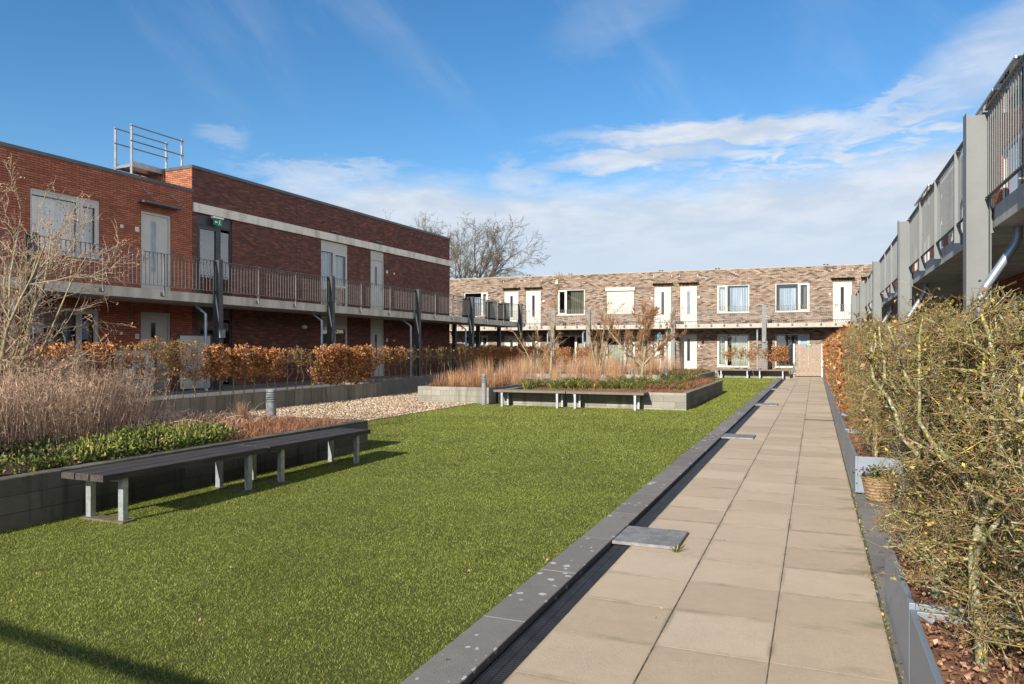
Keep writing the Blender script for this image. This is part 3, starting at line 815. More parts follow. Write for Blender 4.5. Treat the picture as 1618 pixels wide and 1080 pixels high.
# --- red brick wing, upper left
A = thing('apartment_building', 'orange red brick apartment wing with low flat roof at far left', 'building', (-18.51, 17.67, 0), ROT_L)
holes = [(-5.10, -3.17, 4.30, 5.92), (-1.86, -0.80, 3.40, 5.89), (-4.80, -3.19, 0.95, 2.86), (-1.87, -0.82, 0.5, 2.86), (-12.5, -10.6, 4.3, 5.92), (-12.5, -10.6, .95, 2.86)]
facade(A, -24, -0.005, -0.5, 6.80, holes, M['red_brick'])
coping(A, -24, 0.0, 6.80, M['coping'])
window(A, -5.10, -3.17, 4.30, 5.92, [-3.80], M['frame_grey'], [(-5.0, -3.85, M['curtain'], 0.05), (-3.74, -3.3, M['curtain'], 0.05)], sash=(1,), head=0.10)
window(A, -4.80, -3.19, 0.95, 2.86, [-3.80], M['frame_grey'], [(-4.7, -4.2, M['curtain_dark'], 0.05)], sash=(1,))
b = MB(); b.box(-0.15, -0.14, -3.66, -3.42, 2.0, 2.5); b.build('window_film', M['blue_pane'], A)
window(A, -12.5, -10.6, 4.3, 5.92, [-11.2], M['frame_grey'], [(-12.4, -11.3, M['curtain'], 0.05)], sash=(1,))
window(A, -12.5, -10.6, .95, 2.86, [-11.2], M['frame_grey'], [(-12.4, -11.3, M['curtain'], 0.05)], sash=(1,))
door(A, -1.86, -0.80, 3.40, 5.89, M['frame_grey'], M['frame_grey'], (-1.47, -1.31, 4.1, 5.62), M['obscure_glass'])
door(A, -1.87, -0.82, 0.5, 2.86, M['door_grey'], M['door_grey'], (-1.48, -1.32, 1.1, 2.55), M['strip_glass'])
b = MB(); b.box(0.0, 0.30, -1.98, -0.62, 6.10, 6.15); b.build('door_canopy', M['coping'], A)
for (ya, za, yb, zb) in ((-1.78, 6.60, -1.42, 6.24), (-0.82, 6.60, -0.46, 6.24)):
    b = MB(); b.tube([(0.0, ya, za + .02), (0.03, ya, za - .08), (0.10, (ya + yb) / 2, (za + zb) / 2 - .04), (0.16, yb, zb - .04)], 0.011, 6); b.build('canopy_stay', M['alu'], A)
plate(A, -2.50, 5.31, 0.09, 0.09); plate(A, -2.0, 5.30, 0.12, 0.13); plate(A, -2.52, 2.2, .08, .08, False); plate(A, -2.0, 2.12, .12, .14)

# --- dark brick wing
A = thing('apartment_building', 'dark purple brick apartment wing with a pale concrete band under its parapet', 'building', (-18.51, 17.67, 0), ROT_L)
holes = [(0.19, 1.66, 3.40, 6.16), (6.28, 8.0, 3.40, 6.16), (9.59, 10.62, 3.40, 6.16),
         (0.19, 1.66, 0.5, 3.12), (6.28, 8.0, 0.55, 3.12), (9.59, 10.62, 0.5, 3.12)]
facade(A, 0.0, 16.55, -0.5, 7.58, holes, M['dark_brick'], depth=9)
coping(A, 0.0, 16.55, 7.58, M['coping'])
# parapet side above the lower wing: its sunlit look put in as lighter brick
b = MB()
for k in range(2): b.box(-2.9 + k * 1.46, -1.46 + k * 1.45, -0.012, -0.002, 6.7, 7.575)
b.build('parapet_side', M['orange_brick'], A)
b = MB(); b.box(-0.05, 0.06, 0.02, 16.72, 6.185, 6.475); b.build('concrete_band', M['cast_concrete'], A)
for zf in (3.40, 0.5):
    top = 6.16 if zf > 1 else 3.12
    f = MB(); x = -0.07
    f.ring(x - .05, x + .03, 0.19, 1.66, zf, top - 0.32, 0.06); f.box(x - .05, x + .03, 1.08, 1.20, zf + .06, top - .38)
    f.ring(x - .02, x + .04, 0.25, 1.08, zf + .06, top - .38, 0.085)
    f.box(x - .05, x + .02, 0.19, 1.66, top - 0.318, top); f.box(x + .03, x + .05, 0.19, 1.66, top - 0.34, top - .325)
    d = f.build('entrance_door', M['anthracite'], A)
    g = MB()
    for (a, c) in ((0.335, 0.995), (1.20, 1.60)):
        g.add([(x - .005, a, zf + .15), (x - .005, c, zf + .15), (x - .005, c, top - .47), (x - .005, a, top - .47)], [(0, 1, 2, 3)])
    g.build('pane', M['glass'], d)
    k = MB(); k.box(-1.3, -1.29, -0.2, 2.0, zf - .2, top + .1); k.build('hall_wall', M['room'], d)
    h = MB(); h.tube([(x + .04, .32, zf + 1.0), (x + .09, .32, zf + 1.0), (x + .09, .32, zf + 1.35), (x + .04, .32, zf + 1.35)], .012, 6); h.build('handle', M['alu'], d)
for zf, top in ((3.40, 6.16), (0.55, 3.12)):
    p = MB(); p.box(-0.12, -0.04, 6.28, 8.0, top - 0.37, top - .001); p.build('head_panel', M['panel_beige'], A)
    window(A, 6.28, 8.0, zf, top - 0.372, [7.10], M['frame_grey'], [(6.35, 7.05, M['curtain'] if zf > 1 else M['curtain_dark'], 0.0), (7.2, 7.9, M['curtain'] if zf > 1 else M['curtain_dark'], 0.0)], sash=(1,), sill=False)
    m_ = MB(); m_.box(-0.11, -0.03, 7.14, 7.94, zf + 0.92, zf + 1.0); m_.build('transom', M['frame_grey'], A)
    z1 = top - 0.34
    door(A, 9.59, 10.62, zf, z1, M['door_grey'], M['door_grey'], (9.99, 10.13, zf + (1.25 if zf > 1 else .9), z1 - 0.35), M['strip_glass'], hinge_left=False, panel=top - .002, pm=M['panel_beige'])
plate(A, 10.83, 5.31, .12, .13); plate(A, 11.4, 5.29, .08, .08, False); plate(A, 10.83, 2.2, .12, .14); plate(A, 11.4, 2.19, .08, .08, False)
for y in (7.13, 10.22):
    b = MB(); b.box(-.02, .05, y - .28, y + .28, 6.56, 6.60); b.box(-.02, .03, y - .24, y + .24, 6.60, 6.635); b.build('vent_hood', M['coping'], A)
b = MB(); b.lathe([(0.03, 0), (0.09, .02), (0.115, .07), (0.09, .125), (0.02, .15)], 16); b.build('wall_lamp', M['white'], A, (0.05, 5.23, 2.55))
for y in (4.85, 14.2):
    b = MB(); b.box(0, .002, y - .008, y + .008, 3.42, 6.18); b.box(0, .002, y - .008, y + .008, 6.48, 7.57); b.build('movement_joint', M['black'], A)
# emergency exit lamp with its green sign
b = MB(); b.box(-.04, 0.10, .86, .90, 6.06, 6.10); b.box(.06, .20, .70, 1.12, 6.08, 6.13); e = b.build('exit_lamp', M['white'], A)
b = MB(); b.box(.125, .14, .73, 1.09, 5.86, 6.08); b.build('sign_panel', M['green_sign'], e)
b = MB(); xx = .142
b.add([(xx, .78, 5.965), (xx, .84, 6.02), (xx, .84, 5.985), (xx, .90, 5.985), (xx, .90, 5.945), (xx, .84, 5.945), (xx, .84, 5.91)], [(0, 1, 6), (2, 3, 4), (2, 4, 5)])
b.build('sign_arrow', M['white'], e); b = MB()
b.add([(xx, .99, 6.05), (xx, 1.02, 6.05), (xx, 1.02, 6.02), (xx, .99, 6.02)], [(0, 1, 2, 3)])
b.add([(xx, .96, 6.015), (xx, 1.02, 6.015), (xx, 1.0, 5.95), (xx, .965, 5.95)], [(0, 1, 2, 3)])
b.add([(xx, .965, 5.95), (xx, .99, 5.95), (xx, .96, 5.88), (xx, .935, 5.88)], [(0, 1, 2, 3)])
b.add([(xx, .985, 5.95), (xx, 1.0, 5.945), (xx, 1.05, 5.89), (xx, 1.03, 5.88)], [(0, 1, 2, 3)])
b.build('sign_figure', M['white'], e)

# rooftop ladder platform, standing where the two roofs meet
A = thing('roof_platform', 'aluminium step platform with handrails standing on the flat roof', 'platform', (-18.51, 17.67, 6.88), ROT_L)
x0, x1, y0, y1 = -2.1, -1.35, -1.15, 0.75
zt = 0.92
for (x, y) in ((x0, y0), (x1, y0)):
    b = MB(); b.box(x - .035, x + .035, y - .03, y + .03, -0.09, zt + 1.05); b.build('post', M['alu'], A, bevel=.006)
for (x, y) in ((x0, y1), (x1, y1)):
    b = MB(); b.box(x - .035, x + .035, y - .03, y + .03, 0.80, zt + 1.05); b.build('post', M['alu'], A, bevel=.006)
for x in (x0, x1):
    for z in (zt + 1.0, zt + 0.52):
        b = MB(); b.tube([(x + .02, y0 - .06, z), (x + .02, y1 + .06, z)], 0.023, 8); b.build('handrail', M['alu'], A, smooth=True)
b = MB(); b.box(x0, x1, y0 + .03, y1 + .4, zt - .24, zt - .19); b.build('deck', M['alu'], A)
for x in (x0 + .005, x1 + .04):
    b = MB(); b.box(x - .012, x + .012, y0, y1 + .3, zt - .30, zt - .12)
    b.build('side_beam', M['alu'], A)
b = MB(); b.box(x0 + .0, x1, y0 - .03, y0 + .03, zt - .30, zt - .25); b.build('step', M['alu'], A)

# --- pale brick building closing the courtyard
ROT_B = -math.pi / 2 + math.atan(0.055)
A = thing('apartment_building', 'long low apartment building of mixed pale brick closing the far end', 'building', (-7.33, 46.67, 0), ROT_B)
UP = [(-15.43, -13.62, 4.13, 5.82), (-8.62, -6.75, 4.13, 5.82), (1.69, 3.60, 4.10, 5.82), (5.10, 7.03, 4.10, 5.82)]
DU = [(-12.42, -11.40), (-10.86, -9.81), (-2.18, -1.14), (-0.56, 0.46), (8.31, 9.34), (9.93, 10.95)]
LW = [(-15.43, -13.62, 0.9, 2.80), (-8.62, -6.75, 0.75, 2.76), (-5.3, -3.44, 0.75, 2.76), (1.69, 3.60, 0.75, 2.76), (5.10, 7.03, 0.75, 2.74)]
DL = [(-12.42, -11.40), (-10.86, -9.81), (-2.18, -1.14), (-0.56, 0.46), (8.31, 9.34), (9.93, 10.95)]
holes = UP + [(-5.28, -3.46, 4.13, 5.84)] + [(a, c, 3.38, 5.82) for a, c in DU] + LW + [(a, c, 0.36, 2.77) for a, c in DL]
facade(A, -26, 16, -0.5, 6.76, holes, M['pale_brick'])
coping(A, -26, 16, 6.76, M['pale_coping'], h=0.055, o=0.02)
window(A, *UP[0], [-14.1], M['frame_white'], [(-15.3, -14.2, M['curtain'], 0.3), (-14.0, -13.7, M['curtain'], 0.1)], sash=(1,))
window(A, *UP[1], [-8.03], M['frame_white'], [(-7.75, -6.85, M['curtain_dark'], 0.05)], sash=(0,))
window(A, *UP[2], [2.27], M['frame_white'], [(1.85, 2.2, M['curtain'], 0.12), (2.45, 3.55, M['curtain'], 0.12)], sash=(0,))
window(A, *UP[3], [6.42], M['frame_white'], [(5.35, 6.3, M['curtain'], 0.25), (6.72, 6.95, M['curtain_dark'], 0.0)], sash=(1,))
b = MB(); b.box(-.10, 0.035, -5.26, -3.48, 4.13, 5.6)
for k in range(36): b.box(0.036, 0.040, -5.26, -3.48, 4.14 + k * .0405, 4.172 + k * .0405)
s = b.build('roller_shutter', M['shutter'], A); s['label'] = 'closed cream roller shutter'
b = MB(); b.box(-.1, 0.14, -5.34, -3.40, 5.63, 5.86); b.build('shutter_box', M['shutter'], s)
for i, (a, c) in enumerate(DU):
    door(A, a, c, 3.38, 5.82, M['door_white'], M['door_white'], ((a + c) / 2 - .09, (a + c) / 2 + .09, 4.05, 5.5), M['strip_glass'] if i != 3 else M['obscure_glass'])
for i, (a, c) in enumerate(DL):
    d = door(A, a, c, 0.36, 2.77, M['door_white'], M['door_white'], ((a + c) / 2 - .09, (a + c) / 2 + .09, 1.1, 2.5), M['strip_glass'])
window(A, *LW[0], [-14.1], M['frame_white'], [(-15.3, -14.2, M['blind_green'], 0.3), (-14.0, -13.7, M['blind_green'], 0.3)], sash=(1,))
window(A, *LW[1], [-7.4], M['frame_white'], [(-7.3, -6.85, M['blind_green'], 0.5)], sash=(1,))
window(A, *LW[2], [-4.1], M['frame_white'], [(-5.2, -3.6, M['blind_green'], 0.6)], sash=(1,))
window(A, *LW[3], [2.27], M['frame_white'], [(1.8, 2.2, M['blind_green'], 0.0), (2.55, 3.55, M['blind_green'], 0.0)], sash=(0,))
window(A, *LW[4], [6.42], M['frame_white'], [(5.2, 6.35, M['room_dark'], 0.0)], sash=(1,))
b = MB(); b.box(-.075, -.070, 6.53, 6.93, 1.95, 2.62); b.build('window_film', M['blue_pane'], A)
for i, (a, c) in enumerate(DU):
    b = MB(); b.box(0.004, 0.02, a + .02, c - .02, 5.83, 6.0); b.build('door_lintel', M['soldier_brick'], A)
    b = MB(); b.box(0.0, 0.34, a - .12, c + .12, 6.02, 6.075); b.build('door_canopy', M['soldier_brick'], A)
    for y in (a - .05, c + .05):
        p = MB(); p.tube([(0, y, 6.55), (.02, y, 6.42)], .014, 6); p.build('canopy_stay', M['white'], A)
for y in (-12.7, -9.6, -2.35, 0.58, 8.15): plate(A, y, 5.1, .11, .12)
for y in (0.6, -2.35): plate(A, y, 2.05, .11, .12)
for y in (-11.0, -8.0, -1.9, 1.65, 8.0):
    for k in (-.09, .09):
        b = MB(); b.lathe([(.055, 0), (.055, .19), (.062, .19), (.062, .24), (0.02, .25)], 12); b.build('vent_pipe', M['black'], A, (-1.0, y + k, 6.62 + .12))
for y in (-10.1, -1.95, -.9):
    b = MB(); b.lathe([(.03, 0), (.07, .02), (.09, .07), (.07, .12), (0.02, .14)], 12); b.build('wall_lamp', M['white'], A, (.06, y, 2.25))
b = MB(); b.tube([(0, -8.95, 6.25), (0.05, -8.95, 6.25), (.30, -9.35, 6.55), (.05, -9.3, 6.55)], .022, 6); b.tube([(.05, -8.95, 6.55), (.3, -9.35, 6.55)], .02, 6); b.build('lamp_bracket', M['alu'], A)
b = MB(); b.box(0, .12, -8.72, -8.55, 6.2, 6.5); b.build('junction_box', M['white'], A)
b = MB(); b.lathe([(.05, 0), (.07, .02), (.075, .16), (.05, .24), (.01, .25)], 12); b.build('wall_lantern', M['black'], A, (.09, .82, 2.22))

# --- red brick building on the right, behind the gallery
A = thing('apartment_building', 'red brick apartment building on the right seen through the gallery railing', 'building', (3.60, 0, 0), math.pi)
WR = [(-y - 1.9, -y, 4.25, 5.9) for y in (9.6, 16.2, 19.4, 25.5, 28.4, 34.5)]
DR = [(-y - 1.05, -y, 3.40, 5.88) for y in (13.2, 14.7, 22.3, 23.8, 31.5)]
WL = [(-y - 1.9, -y, 0.95, 2.75) for y in (6.3, 9.6, 16.2, 19.4, 25.5, 28.4, 34.5)]
DRL = [(-y - 1.05, -y, 0.06, 2.75) for y in (4.4, 13.2, 14.7, 22.3, 23.8, 31.5)]
facade(A, -43.0, 3, -0.5, 6.78, WR + DR + WL + DRL, M['orange_brick'], depth=8)
coping(A, -43.0, 3, 6.78, M['coping'], depth=8, h=.06, o=.02)
for i, h in enumerate(WR + WL):
    a, c, d, e = h
    window(A, a, c, d, e, [c - .65], M['frame_white'], [(a + .1, c - .7, M['curtain'], .05)], sash=(1,))
for h in DR + DRL:
    a, c, d, e = h
    door(A, a, c, d, e, M['door_white'], M['door_white'], ((a + c) / 2 - .08, (a + c) / 2 + .08, d + .9, e - .35), M['strip_glass'])
for y in (13.2, 14.7, 22.3, 23.8):
    g = MB(); g.box(0.03, .80, -y - 1.25, -y + .2, 6.085, 6.10); g.build('glass_canopy', M['clear_glass'], A)
    f = MB(); f.box(.80, .83, -y - 1.25, -y + .2, 6.07, 6.11); f.build('canopy_front', M['alu'], A)
    f = MB(); f.box(0.0, .03, -y - 1.25, -y + .2, 6.07, 6.11); f.build('canopy_back', M['alu'], A)
b = MB()
for k in range(14): b.box(0.02, .07, -18.9, -18.2, 2.55 + k * .04, 2.575 + k * .04)
b.ring(0.0, .08, -18.95, -18.15, 2.5, 3.1, .03); b.build('louvre_vent', M['white'], A)


# ------------------------------------------------------------------ galleries
def gallery(root, y0, y1, depth, zb, zt, slab_m, steel, rail_m, pillars, nbay, rail_z, pw, pipes, lamps=(), pitch=0.127, bar=(0.010, 0.024), skip=(), base=0.0, slab_len=None, post_w=0.055, pofs=0.03, ptop=0.04):
    sl = slab_len or (y0, y1)
    b = MB(); n = max(1, int(round((sl[1] - sl[0]) / 2.7)))
    for k in range(n):
        a = sl[0] + (sl[1] - sl[0]) * k / n; c = sl[0] + (sl[1] - sl[0]) * (k + 1) / n
        b.box(-depth, 0, a + .003, c - .003, zb, zt)
    b.build('deck', slab_m, root)
    px0, px1, py = pofs, pofs + pw[0], pw[1] / 2
    for i, y in enumerate(pillars):
        t = 0.012
        b = MB(); z1 = rail_z[1] + ptop
        b.box(px0, px0 + t, y - py, y + py, base, z1); b.box(px1 - t, px1, y - py, y + py, base, z1); b.box(px0 + t, px1 - t, y - .006, y + .006, base, z1 - .02)
        if px0 > 0: b.box(-.02, px0, y - .01, y + .01, zb - .05, zt + .12)
        b.box(px0 - .05, px1 + .05, y - py - .04, y + py + .04, base - .02, base + .015)
        b.build('pillar', steel, root)
    sup = sorted(pillars)
    posts = []
    for i in range(-1, len(sup)):
        a = sup[i] if i >= 0 else y0; c = sup[i + 1] if i + 1 < len(sup) else y1
        gap = c - a
        nb = max(1, int(round(gap / ((sup[1] - sup[0]) / nbay))))
        ys = [a + gap * k / nb for k in range(nb + 1)]
        for k in range(nb):
            p, q = ys[k], ys[k + 1]
            b = MB(); x = 0.06
            p2, q2 = p + .03, q - .03
            b.box(x - .03, x + .03, p2, q2, rail_z[1] - .012, rail_z[1]); b.box(x - .022, x + .022, p2, q2, rail_z[0], rail_z[0] + .012)
            nn = int((q2 - p2) / pitch); off = ((q2 - p2) - (nn - 1) * pitch) / 2 if nn > 0 else 0
            for j in range(nn):
                y = p2 + off + j * pitch
                b.box(x - bar[0] / 2, x + bar[0] / 2, y - bar[1] / 2, y + bar[1] / 2, rail_z[0] + .012, rail_z[1] - .012)
            b.build('railing_panel', rail_m, root)
            if k > 0: posts.append(p)
    for y in posts + [y1]:
        b = MB(); x = 0.06; w = post_w
        b.box(x - w / 2, x + w / 2, y - .008, y + .008, rail_z[0] - .06, rail_z[1] + .004)
        zl = zb + .10
        b.add([(x - w / 2, y - .008, rail_z[0] - .06), (x + w / 2, y - .008, rail_z[0] - .06), (x + w / 2, y - .008, zl), (0.0, y - .008, zl), (0.0, y - .008, zl + .12),
               (x - w / 2, y + .008, rail_z[0] - .06), (x + w / 2, y + .008, rail_z[0] - .06), (x + w / 2, y + .008, zl), (0.0, y + .008, zl), (0.0, y + .008, zl + .12)],
              [(0, 1, 2, 3, 4)[::-1], (5, 6, 7, 8, 9), (1, 6, 7, 2)[::-1], (2, 7, 8, 3)[::-1]])
        b.box(0.001, .014, y - .07, y + .07, zl - .01, zl + .10)
        b.build('railing_post', rail_m, root)
    for (pts, r) in pipes:
        b = MB(); b.tube(pts, r, 10); b.build('downpipe', M['zinc_pipe'], root, smooth=True)
    for y, z in lamps:
        b = MB(); b.box(px1 + .002, px1 + .10, y - .075, y + .075, z - .12, z + .12); l = b.build('pillar_lamp', M['bollard'], root, bevel=.01)
        b = MB()
        for k in range(5): b.box(px1 + .10, px1 + .112, y - .07, y + .07, z - .09 + k * .04, z - .075 + k * .04)
        b.build('louvre', M['alu'], l)


# left gallery: local x = 1.65 m outwards from the facade
fx = 1.65
c_, s_ = math.cos(ROT_L), math.sin(ROT_L)
G = thing('access_gallery', 'left hand access gallery with concrete deck, blue grey steel pillars and thin railing', 'gallery', (-18.51 + fx * c_, 17.67 + fx * s_, 0), ROT_L)
LP = [-11.7, -6.15, -0.62, 4.66, 10.6, 15.62, 21.6]
pp = []
for y in LP[1:6]:
    pp.append(([(-.35, y - .36, 3.13), (-.35, y - .36, 3.02), (.02, y - .36, 2.80), (.02, y - .36, .45)], 0.045))
gallery(G, -20, 22.6, 1.65, 3.13, 3.40, M['slab_concrete'], M['pillar'], M['rail_steel'], LP, 3, (3.50, 4.42), (0.24, 0.16), pp, lamps=[(-6.15, 2.2), (-0.62, 2.2)], base=0.45)
# inner side of the bridge beyond the dark wing: pillars, rail and mesh screens
b = MB()
x = -1.56
for y in (16.9, 19.6, 22.3):
    b = MB(); b.box(x - .1, x + .1, y - .08, y + .08, 0.3, 3.13); b.build('pillar', M['pillar'], G)
b = MB(); b.box(x - .03, x + .03, 16.6, 22.6, 4.40, 4.42); b.box(x - .02, x + .02, 16.6, 22.6, 3.50, 3.512)
for y in np.arange(16.7, 22.6, .127): b.box(x - .005, x + .005, y - .01, y + .01, 3.51, 4.40)
b.build('railing_panel', M['rail_steel'], G)
for y in (17.6, 20.3, 22.0):
    b = MB(); b.box(x + .1, x + .85, y - .02, y + .02, 3.42, 4.55); b.build('privacy_panel', M['anthracite'], G)

# back gallery
sb = math.sin(ROT_B); cb = math.cos(ROT_B)
G = thing('access_gallery', 'far access gallery with pale concrete deck in front of the pale brick building', 'gallery', (-7.33 + 1.55 * cb, 46.67 + 1.55 * sb, 0), ROT_B)
BP = [-8.45, -6.10, -0.80, 4.47, 9.9]
pp = [([(-.3, y - .38, 3.10), (-.3, y - .38, 2.98), (.05, y - .38, 2.85), (.05, y - .38, .4)], 0.05) for y in BP]
gallery(G, -16.5, 10.2, 1.55, 3.10, 3.36, M['pale_concrete'], M['pillar_back'], M['rail_steel'], BP, 3, (3.52, 4.38), (0.2, 0.24), pp, lamps=[(4.47, 2.35)], base=0.36, pitch=.115)

# right gallery
G = thing('access_gallery', 'right hand access gallery on tall grey steel pillars above the clipped hedge', 'gallery', (1.99, 0, 0), math.pi)
RP = [-2.7, -10.42, -18.25, -26.05, -33.6, -41.0]
pp = [([(-.24, y + .10, 3.15), (-.24, y + .10, 3.02), (-.21, y + .10, 2.93), (.10, y + .09, 2.42), (.15, y + .09, 2.27), (.15, y + .09, 0.1)], 0.05) for y in RP[:5]]
gallery(G, -43.2, 1.5, 1.62, 3.15, 3.40, M['slab_concrete'], M['grey_steel'], M['grey_steel'], RP, 4, (3.52, 4.60), (0.26, 0.22), pp, base=0.0, pitch=.108, bar=(.008, .028), post_w=.085, ptop=-.03)


# ------------------------------------------------------------------ walls and planters
def retaining(name, label, segs, h=0.48, th=0.12):
    root = thing(name, label, 'retaining wall')
    b = MB()
    for (x0, x1, y0, y1) in segs: b.cham(x0, x1, y0, y1, -0.3, h, 0.012, slope=True)
    b.build('wall', M['wall_units'], root)
    return root


retaining('retaining_wall', 'long low retaining wall of upright concrete units behind the gravel', [(-13.86, -13.72, -13, 21.35)])
retaining('retaining_wall', 'set back low concrete retaining wall beyond the gravel, under the bare hedge', [(-15.54, -15.40, 21.36, 41.5), (-15.39, -13.87, 21.21, 21.35)])


def soil_mesh(x0, x1, y0, y1, z, rng, step=0.22, amp=0.05, fine=0.02):
    nx = max(4, int((x1 - x0) / step)); ny = max(4, int((y1 - y0) / step))
    X, Y = np.meshgrid(np.linspace(x0, x1, nx + 1), np.linspace(y0, y1, ny + 1), indexing='ij')
    Z = z + SL * Y + amp * (np.sin(X * 2.3 + 1.1) * np.cos(Y * 1.7) * 0.5) + rng.normal(size=X.shape) * fine
    V = np.stack([X, Y, Z], -1).reshape(-1, 3)
    i, j = np.meshgrid(np.arange(nx), np.arange(ny), indexing='ij'); a = (i * (ny + 1) + j).ravel()
    F = np.stack([a, a + ny + 1, a + ny + 2, a + 1], 1)
    return V, F


rng = np.random.default_rng(11)


def planter(label, x0, x1, y0, y1, h, wm, sm, t=0.15, amp=0.05):
    root = thing('concrete_planter', label, 'planter')
    b = MB()
    b.cham(x0, x1, y0, y0 + t, -0.3, h, .008, slope=True); b.cham(x0, x1, y1 - t, y1, -0.3, h, .008, slope=True)
    b.cham(x0, x0 + t, y0 + t, y1 - t, -0.3, h, .008, slope=True); b.cham(x1 - t, x1, y0 + t, y1 - t, -0.3, h, .008, slope=True)
    b.build('wall', wm, root)
    V, F = soil_mesh(x0 + t, x1 - t, y0 + t, y1 - t, h - 0.07, rng, amp=amp)
    link('soil', np_mesh('soil', V, F, sm, True), None, root)
    return root


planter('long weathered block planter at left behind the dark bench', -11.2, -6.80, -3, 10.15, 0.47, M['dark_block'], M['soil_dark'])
planter('block planter of straw grass left of the dark gap, behind the tall bollard', -11.32, -8.80, 19.62, 27.5, 0.48, M['concrete_block'], M['soil'])
planter('large block planter with a small tree, behind the pair of grey benches', -8.42, -3.12, 19.37, 27.5, 0.455, M['concrete_block'], M['soil'])
planter('far block planter of straw grass, beyond the two short bollards', -14.2, -4.67, 31.8, 37.8, 0.46, M['concrete_block'], M['soil_dark'])
planter('narrow block planter along the end terrace behind the far benches', -4.95, -1.24, 41.25, 42.6, 0.42, M['concrete_block'], M['soil_dark'])
b = MB(); b.cham(-8.795, -8.425, 19.9, 27.4, -.2, .44, .008, slope=True)  # black slab stands in for the shade inside the gap
prep(b.build('gap_shade', M['black']), 'black filler slab standing in for the shade of the gap between the two block planters', 'filler slab')


# ------------------------------------------------------------------ benches
def bench(label, wood, loc, rot, L, frames, group, w=0.56):
    root = thing('bench', label, 'bench', loc, rot, group)
    n = 3; bw = (w - 0.036) / n
    for k in range(n):
        x0 = -w / 2 + k * (bw + .018)
        b = MB(); b.cham(x0, x0 + bw, -L / 2, L / 2, .415, .475, .006); b.build('seat_board', wood, root)
    for y in frames:
        f = MB(); f.box(-w / 2 + .03, w / 2 - .03, y - .03, y + .03, .375, .4148); fr = f.build('leg_frame', M['galv'], root)
        for x in (-w / 2 + .06, w / 2 - .06):
            b = MB(); b.box(x - .033, x + .033, y - .03, y + .03, 0.0, .3748); b.build('leg', M['galv'], fr, bevel=.004)
        q = MB(); q.box(-w / 2 - .0, w / 2 + .02, y - .07, y + .07, -.02, .009); q.build('foot_slab', M['foot_slab'], fr)
    return root


bench('dark board bench nearest the camera, along the left planter', M['bench_dark'], (-6.31, 5.81, gz(6.9)), 0, 2.18, (-.83, .83), 'dark benches on the lawn edge')
bench('dark board bench at the far end of the left planter', M['bench_dark'], (-6.31, 8.0, gz(6.9)), 0, 2.14, (-.80, .80), 'dark benches on the lawn edge')
bench('weathered grey bench before the large planter, left of the pair, beside the bollard', M['bench_grey'], (-7.32, 19.04, gz(19)), math.pi / 2, 2.12, (-.82, .82), 'grey benches before the planter')
bench('weathered grey bench before the large planter, right of the pair', M['bench_grey'], (-5.17, 19.04, gz(19)), math.pi / 2, 2.12, (-.82, .82), 'grey benches before the planter')
bench('small far bench under the far gallery, left of the pair', M['bench_grey'], (-4.05, 40.9, gz(41)), math.pi / 2, 1.8, (-.7, .65), 'far benches at the end wall')
bench('small far bench beside the wooden gate', M['bench_grey'], (-2.22, 40.9, gz(41)), math.pi / 2, 1.8, (-.65, .5), 'far benches at the end wall')


def bollard(label, x, y, z, h=0.88, r=0.072, louvre=True):
    root = thing('bollard_light', label, 'bollard light', (x, y, z), 0, 'bollard lights')
    b = MB(); b.lathe([(r + .02, 0), (r + .02, .012), (r, .012), (r, h - .25), (r - .004, h - .25)], 24); b.build('post', M['bollard'], root, smooth=True)
    b = MB(); b.lathe([(r * .82, h - .25), (r * .82, h - .05)], 20); b.build('lens', M['bollard'] if not louvre else M['lens'], root, smooth=True)
    if louvre:
        for k in range(4):
            z0 = h - .235 + k * .045
            b = MB(); b.lathe([(r * .83, z0 + .012), (r, z0), (r, z0 + .024), (r * .83, z0 + .03)], 24); b.build('louvre', M['bollard'], root, smooth=True)
    b = MB(); b.lathe([(r, h - .055), (r, h - .01), (r - .01, h), (0.01, h)], 24); b.build('cap', M['bollard'], root, smooth=True)
    return root


bollard('tall grey bollard light standing on the lawn before the planter', -8.9, 19.25, gz(19.3), 0.90)
bollard('grey louvred bollard light on the gravel just behind the left planter', -9.58, 11.05, gz(11), 0.88, .095)
bollard('grey bollard light left of the small tree trunk behind the large planter', -6.70, 28.6, gz(28.6), 0.86)
bollard('grey bollard light right of the small tree trunk behind the large planter', -5.68, 30.2, gz(30), 0.86)

# ------------------------------------------------------------------ steel planters on the right
def steel_planter(label, y0, y1, group, x0=0.415, x1=0.905, h=0.425):
    root = thing('steel_planter', label, 'planter', (0, y0, gz(y0)), 0, group)
    L = y1 - y0; t = .028
    b = MB(); b.box(x0, x0 + t, 0.002, L - .002, .02, h); b.box(x1 - t, x1, .002, L - .002, .02, h)
    b.box(x0 + t, x1 - t, .002, .002 + t, .02, h); b.box(x0 + t, x1 - t, L - t - .002, L - .002, .02, h)
    b.build('trough', M['planter_steel'], root, bevel=.004)
    b = MB(); b.box(x0 + .03, x1 - .03, .05, L - .05, 0.0, .0195); b.build('base', M['black'], root)
    V, F = soil_mesh(x0 + t, x1 - t, t, L - t, h - .045, rng, step=.06, amp=.0, fine=.012)
    V[:, 2] -= SL * V[:, 1]
    link('soil', np_mesh('soil', V, F, M['soil'], True), None, root)
    return root


steel_planter('blue grey steel planter nearest the camera beside the path', -0.2, 3.94, 'steel hedge planters')
steel_planter('short blue grey steel planter ending at the gap in the hedge', 3.95, 5.29, 'steel hedge planters')
ROW = []
y = 9.03; k = 0
while y < 41:
    ROW.append((y, min(y + 3.0, 42.2)))
    steel_planter('blue grey steel planter with the flower basket at its end' if k == 0 else 'blue grey steel planter in the row along the far path', y, min(y + 2.995, 42.2), 'steel hedge planters' if k == 0 else 'steel planters along the far path')
    y += 3.0; k += 1

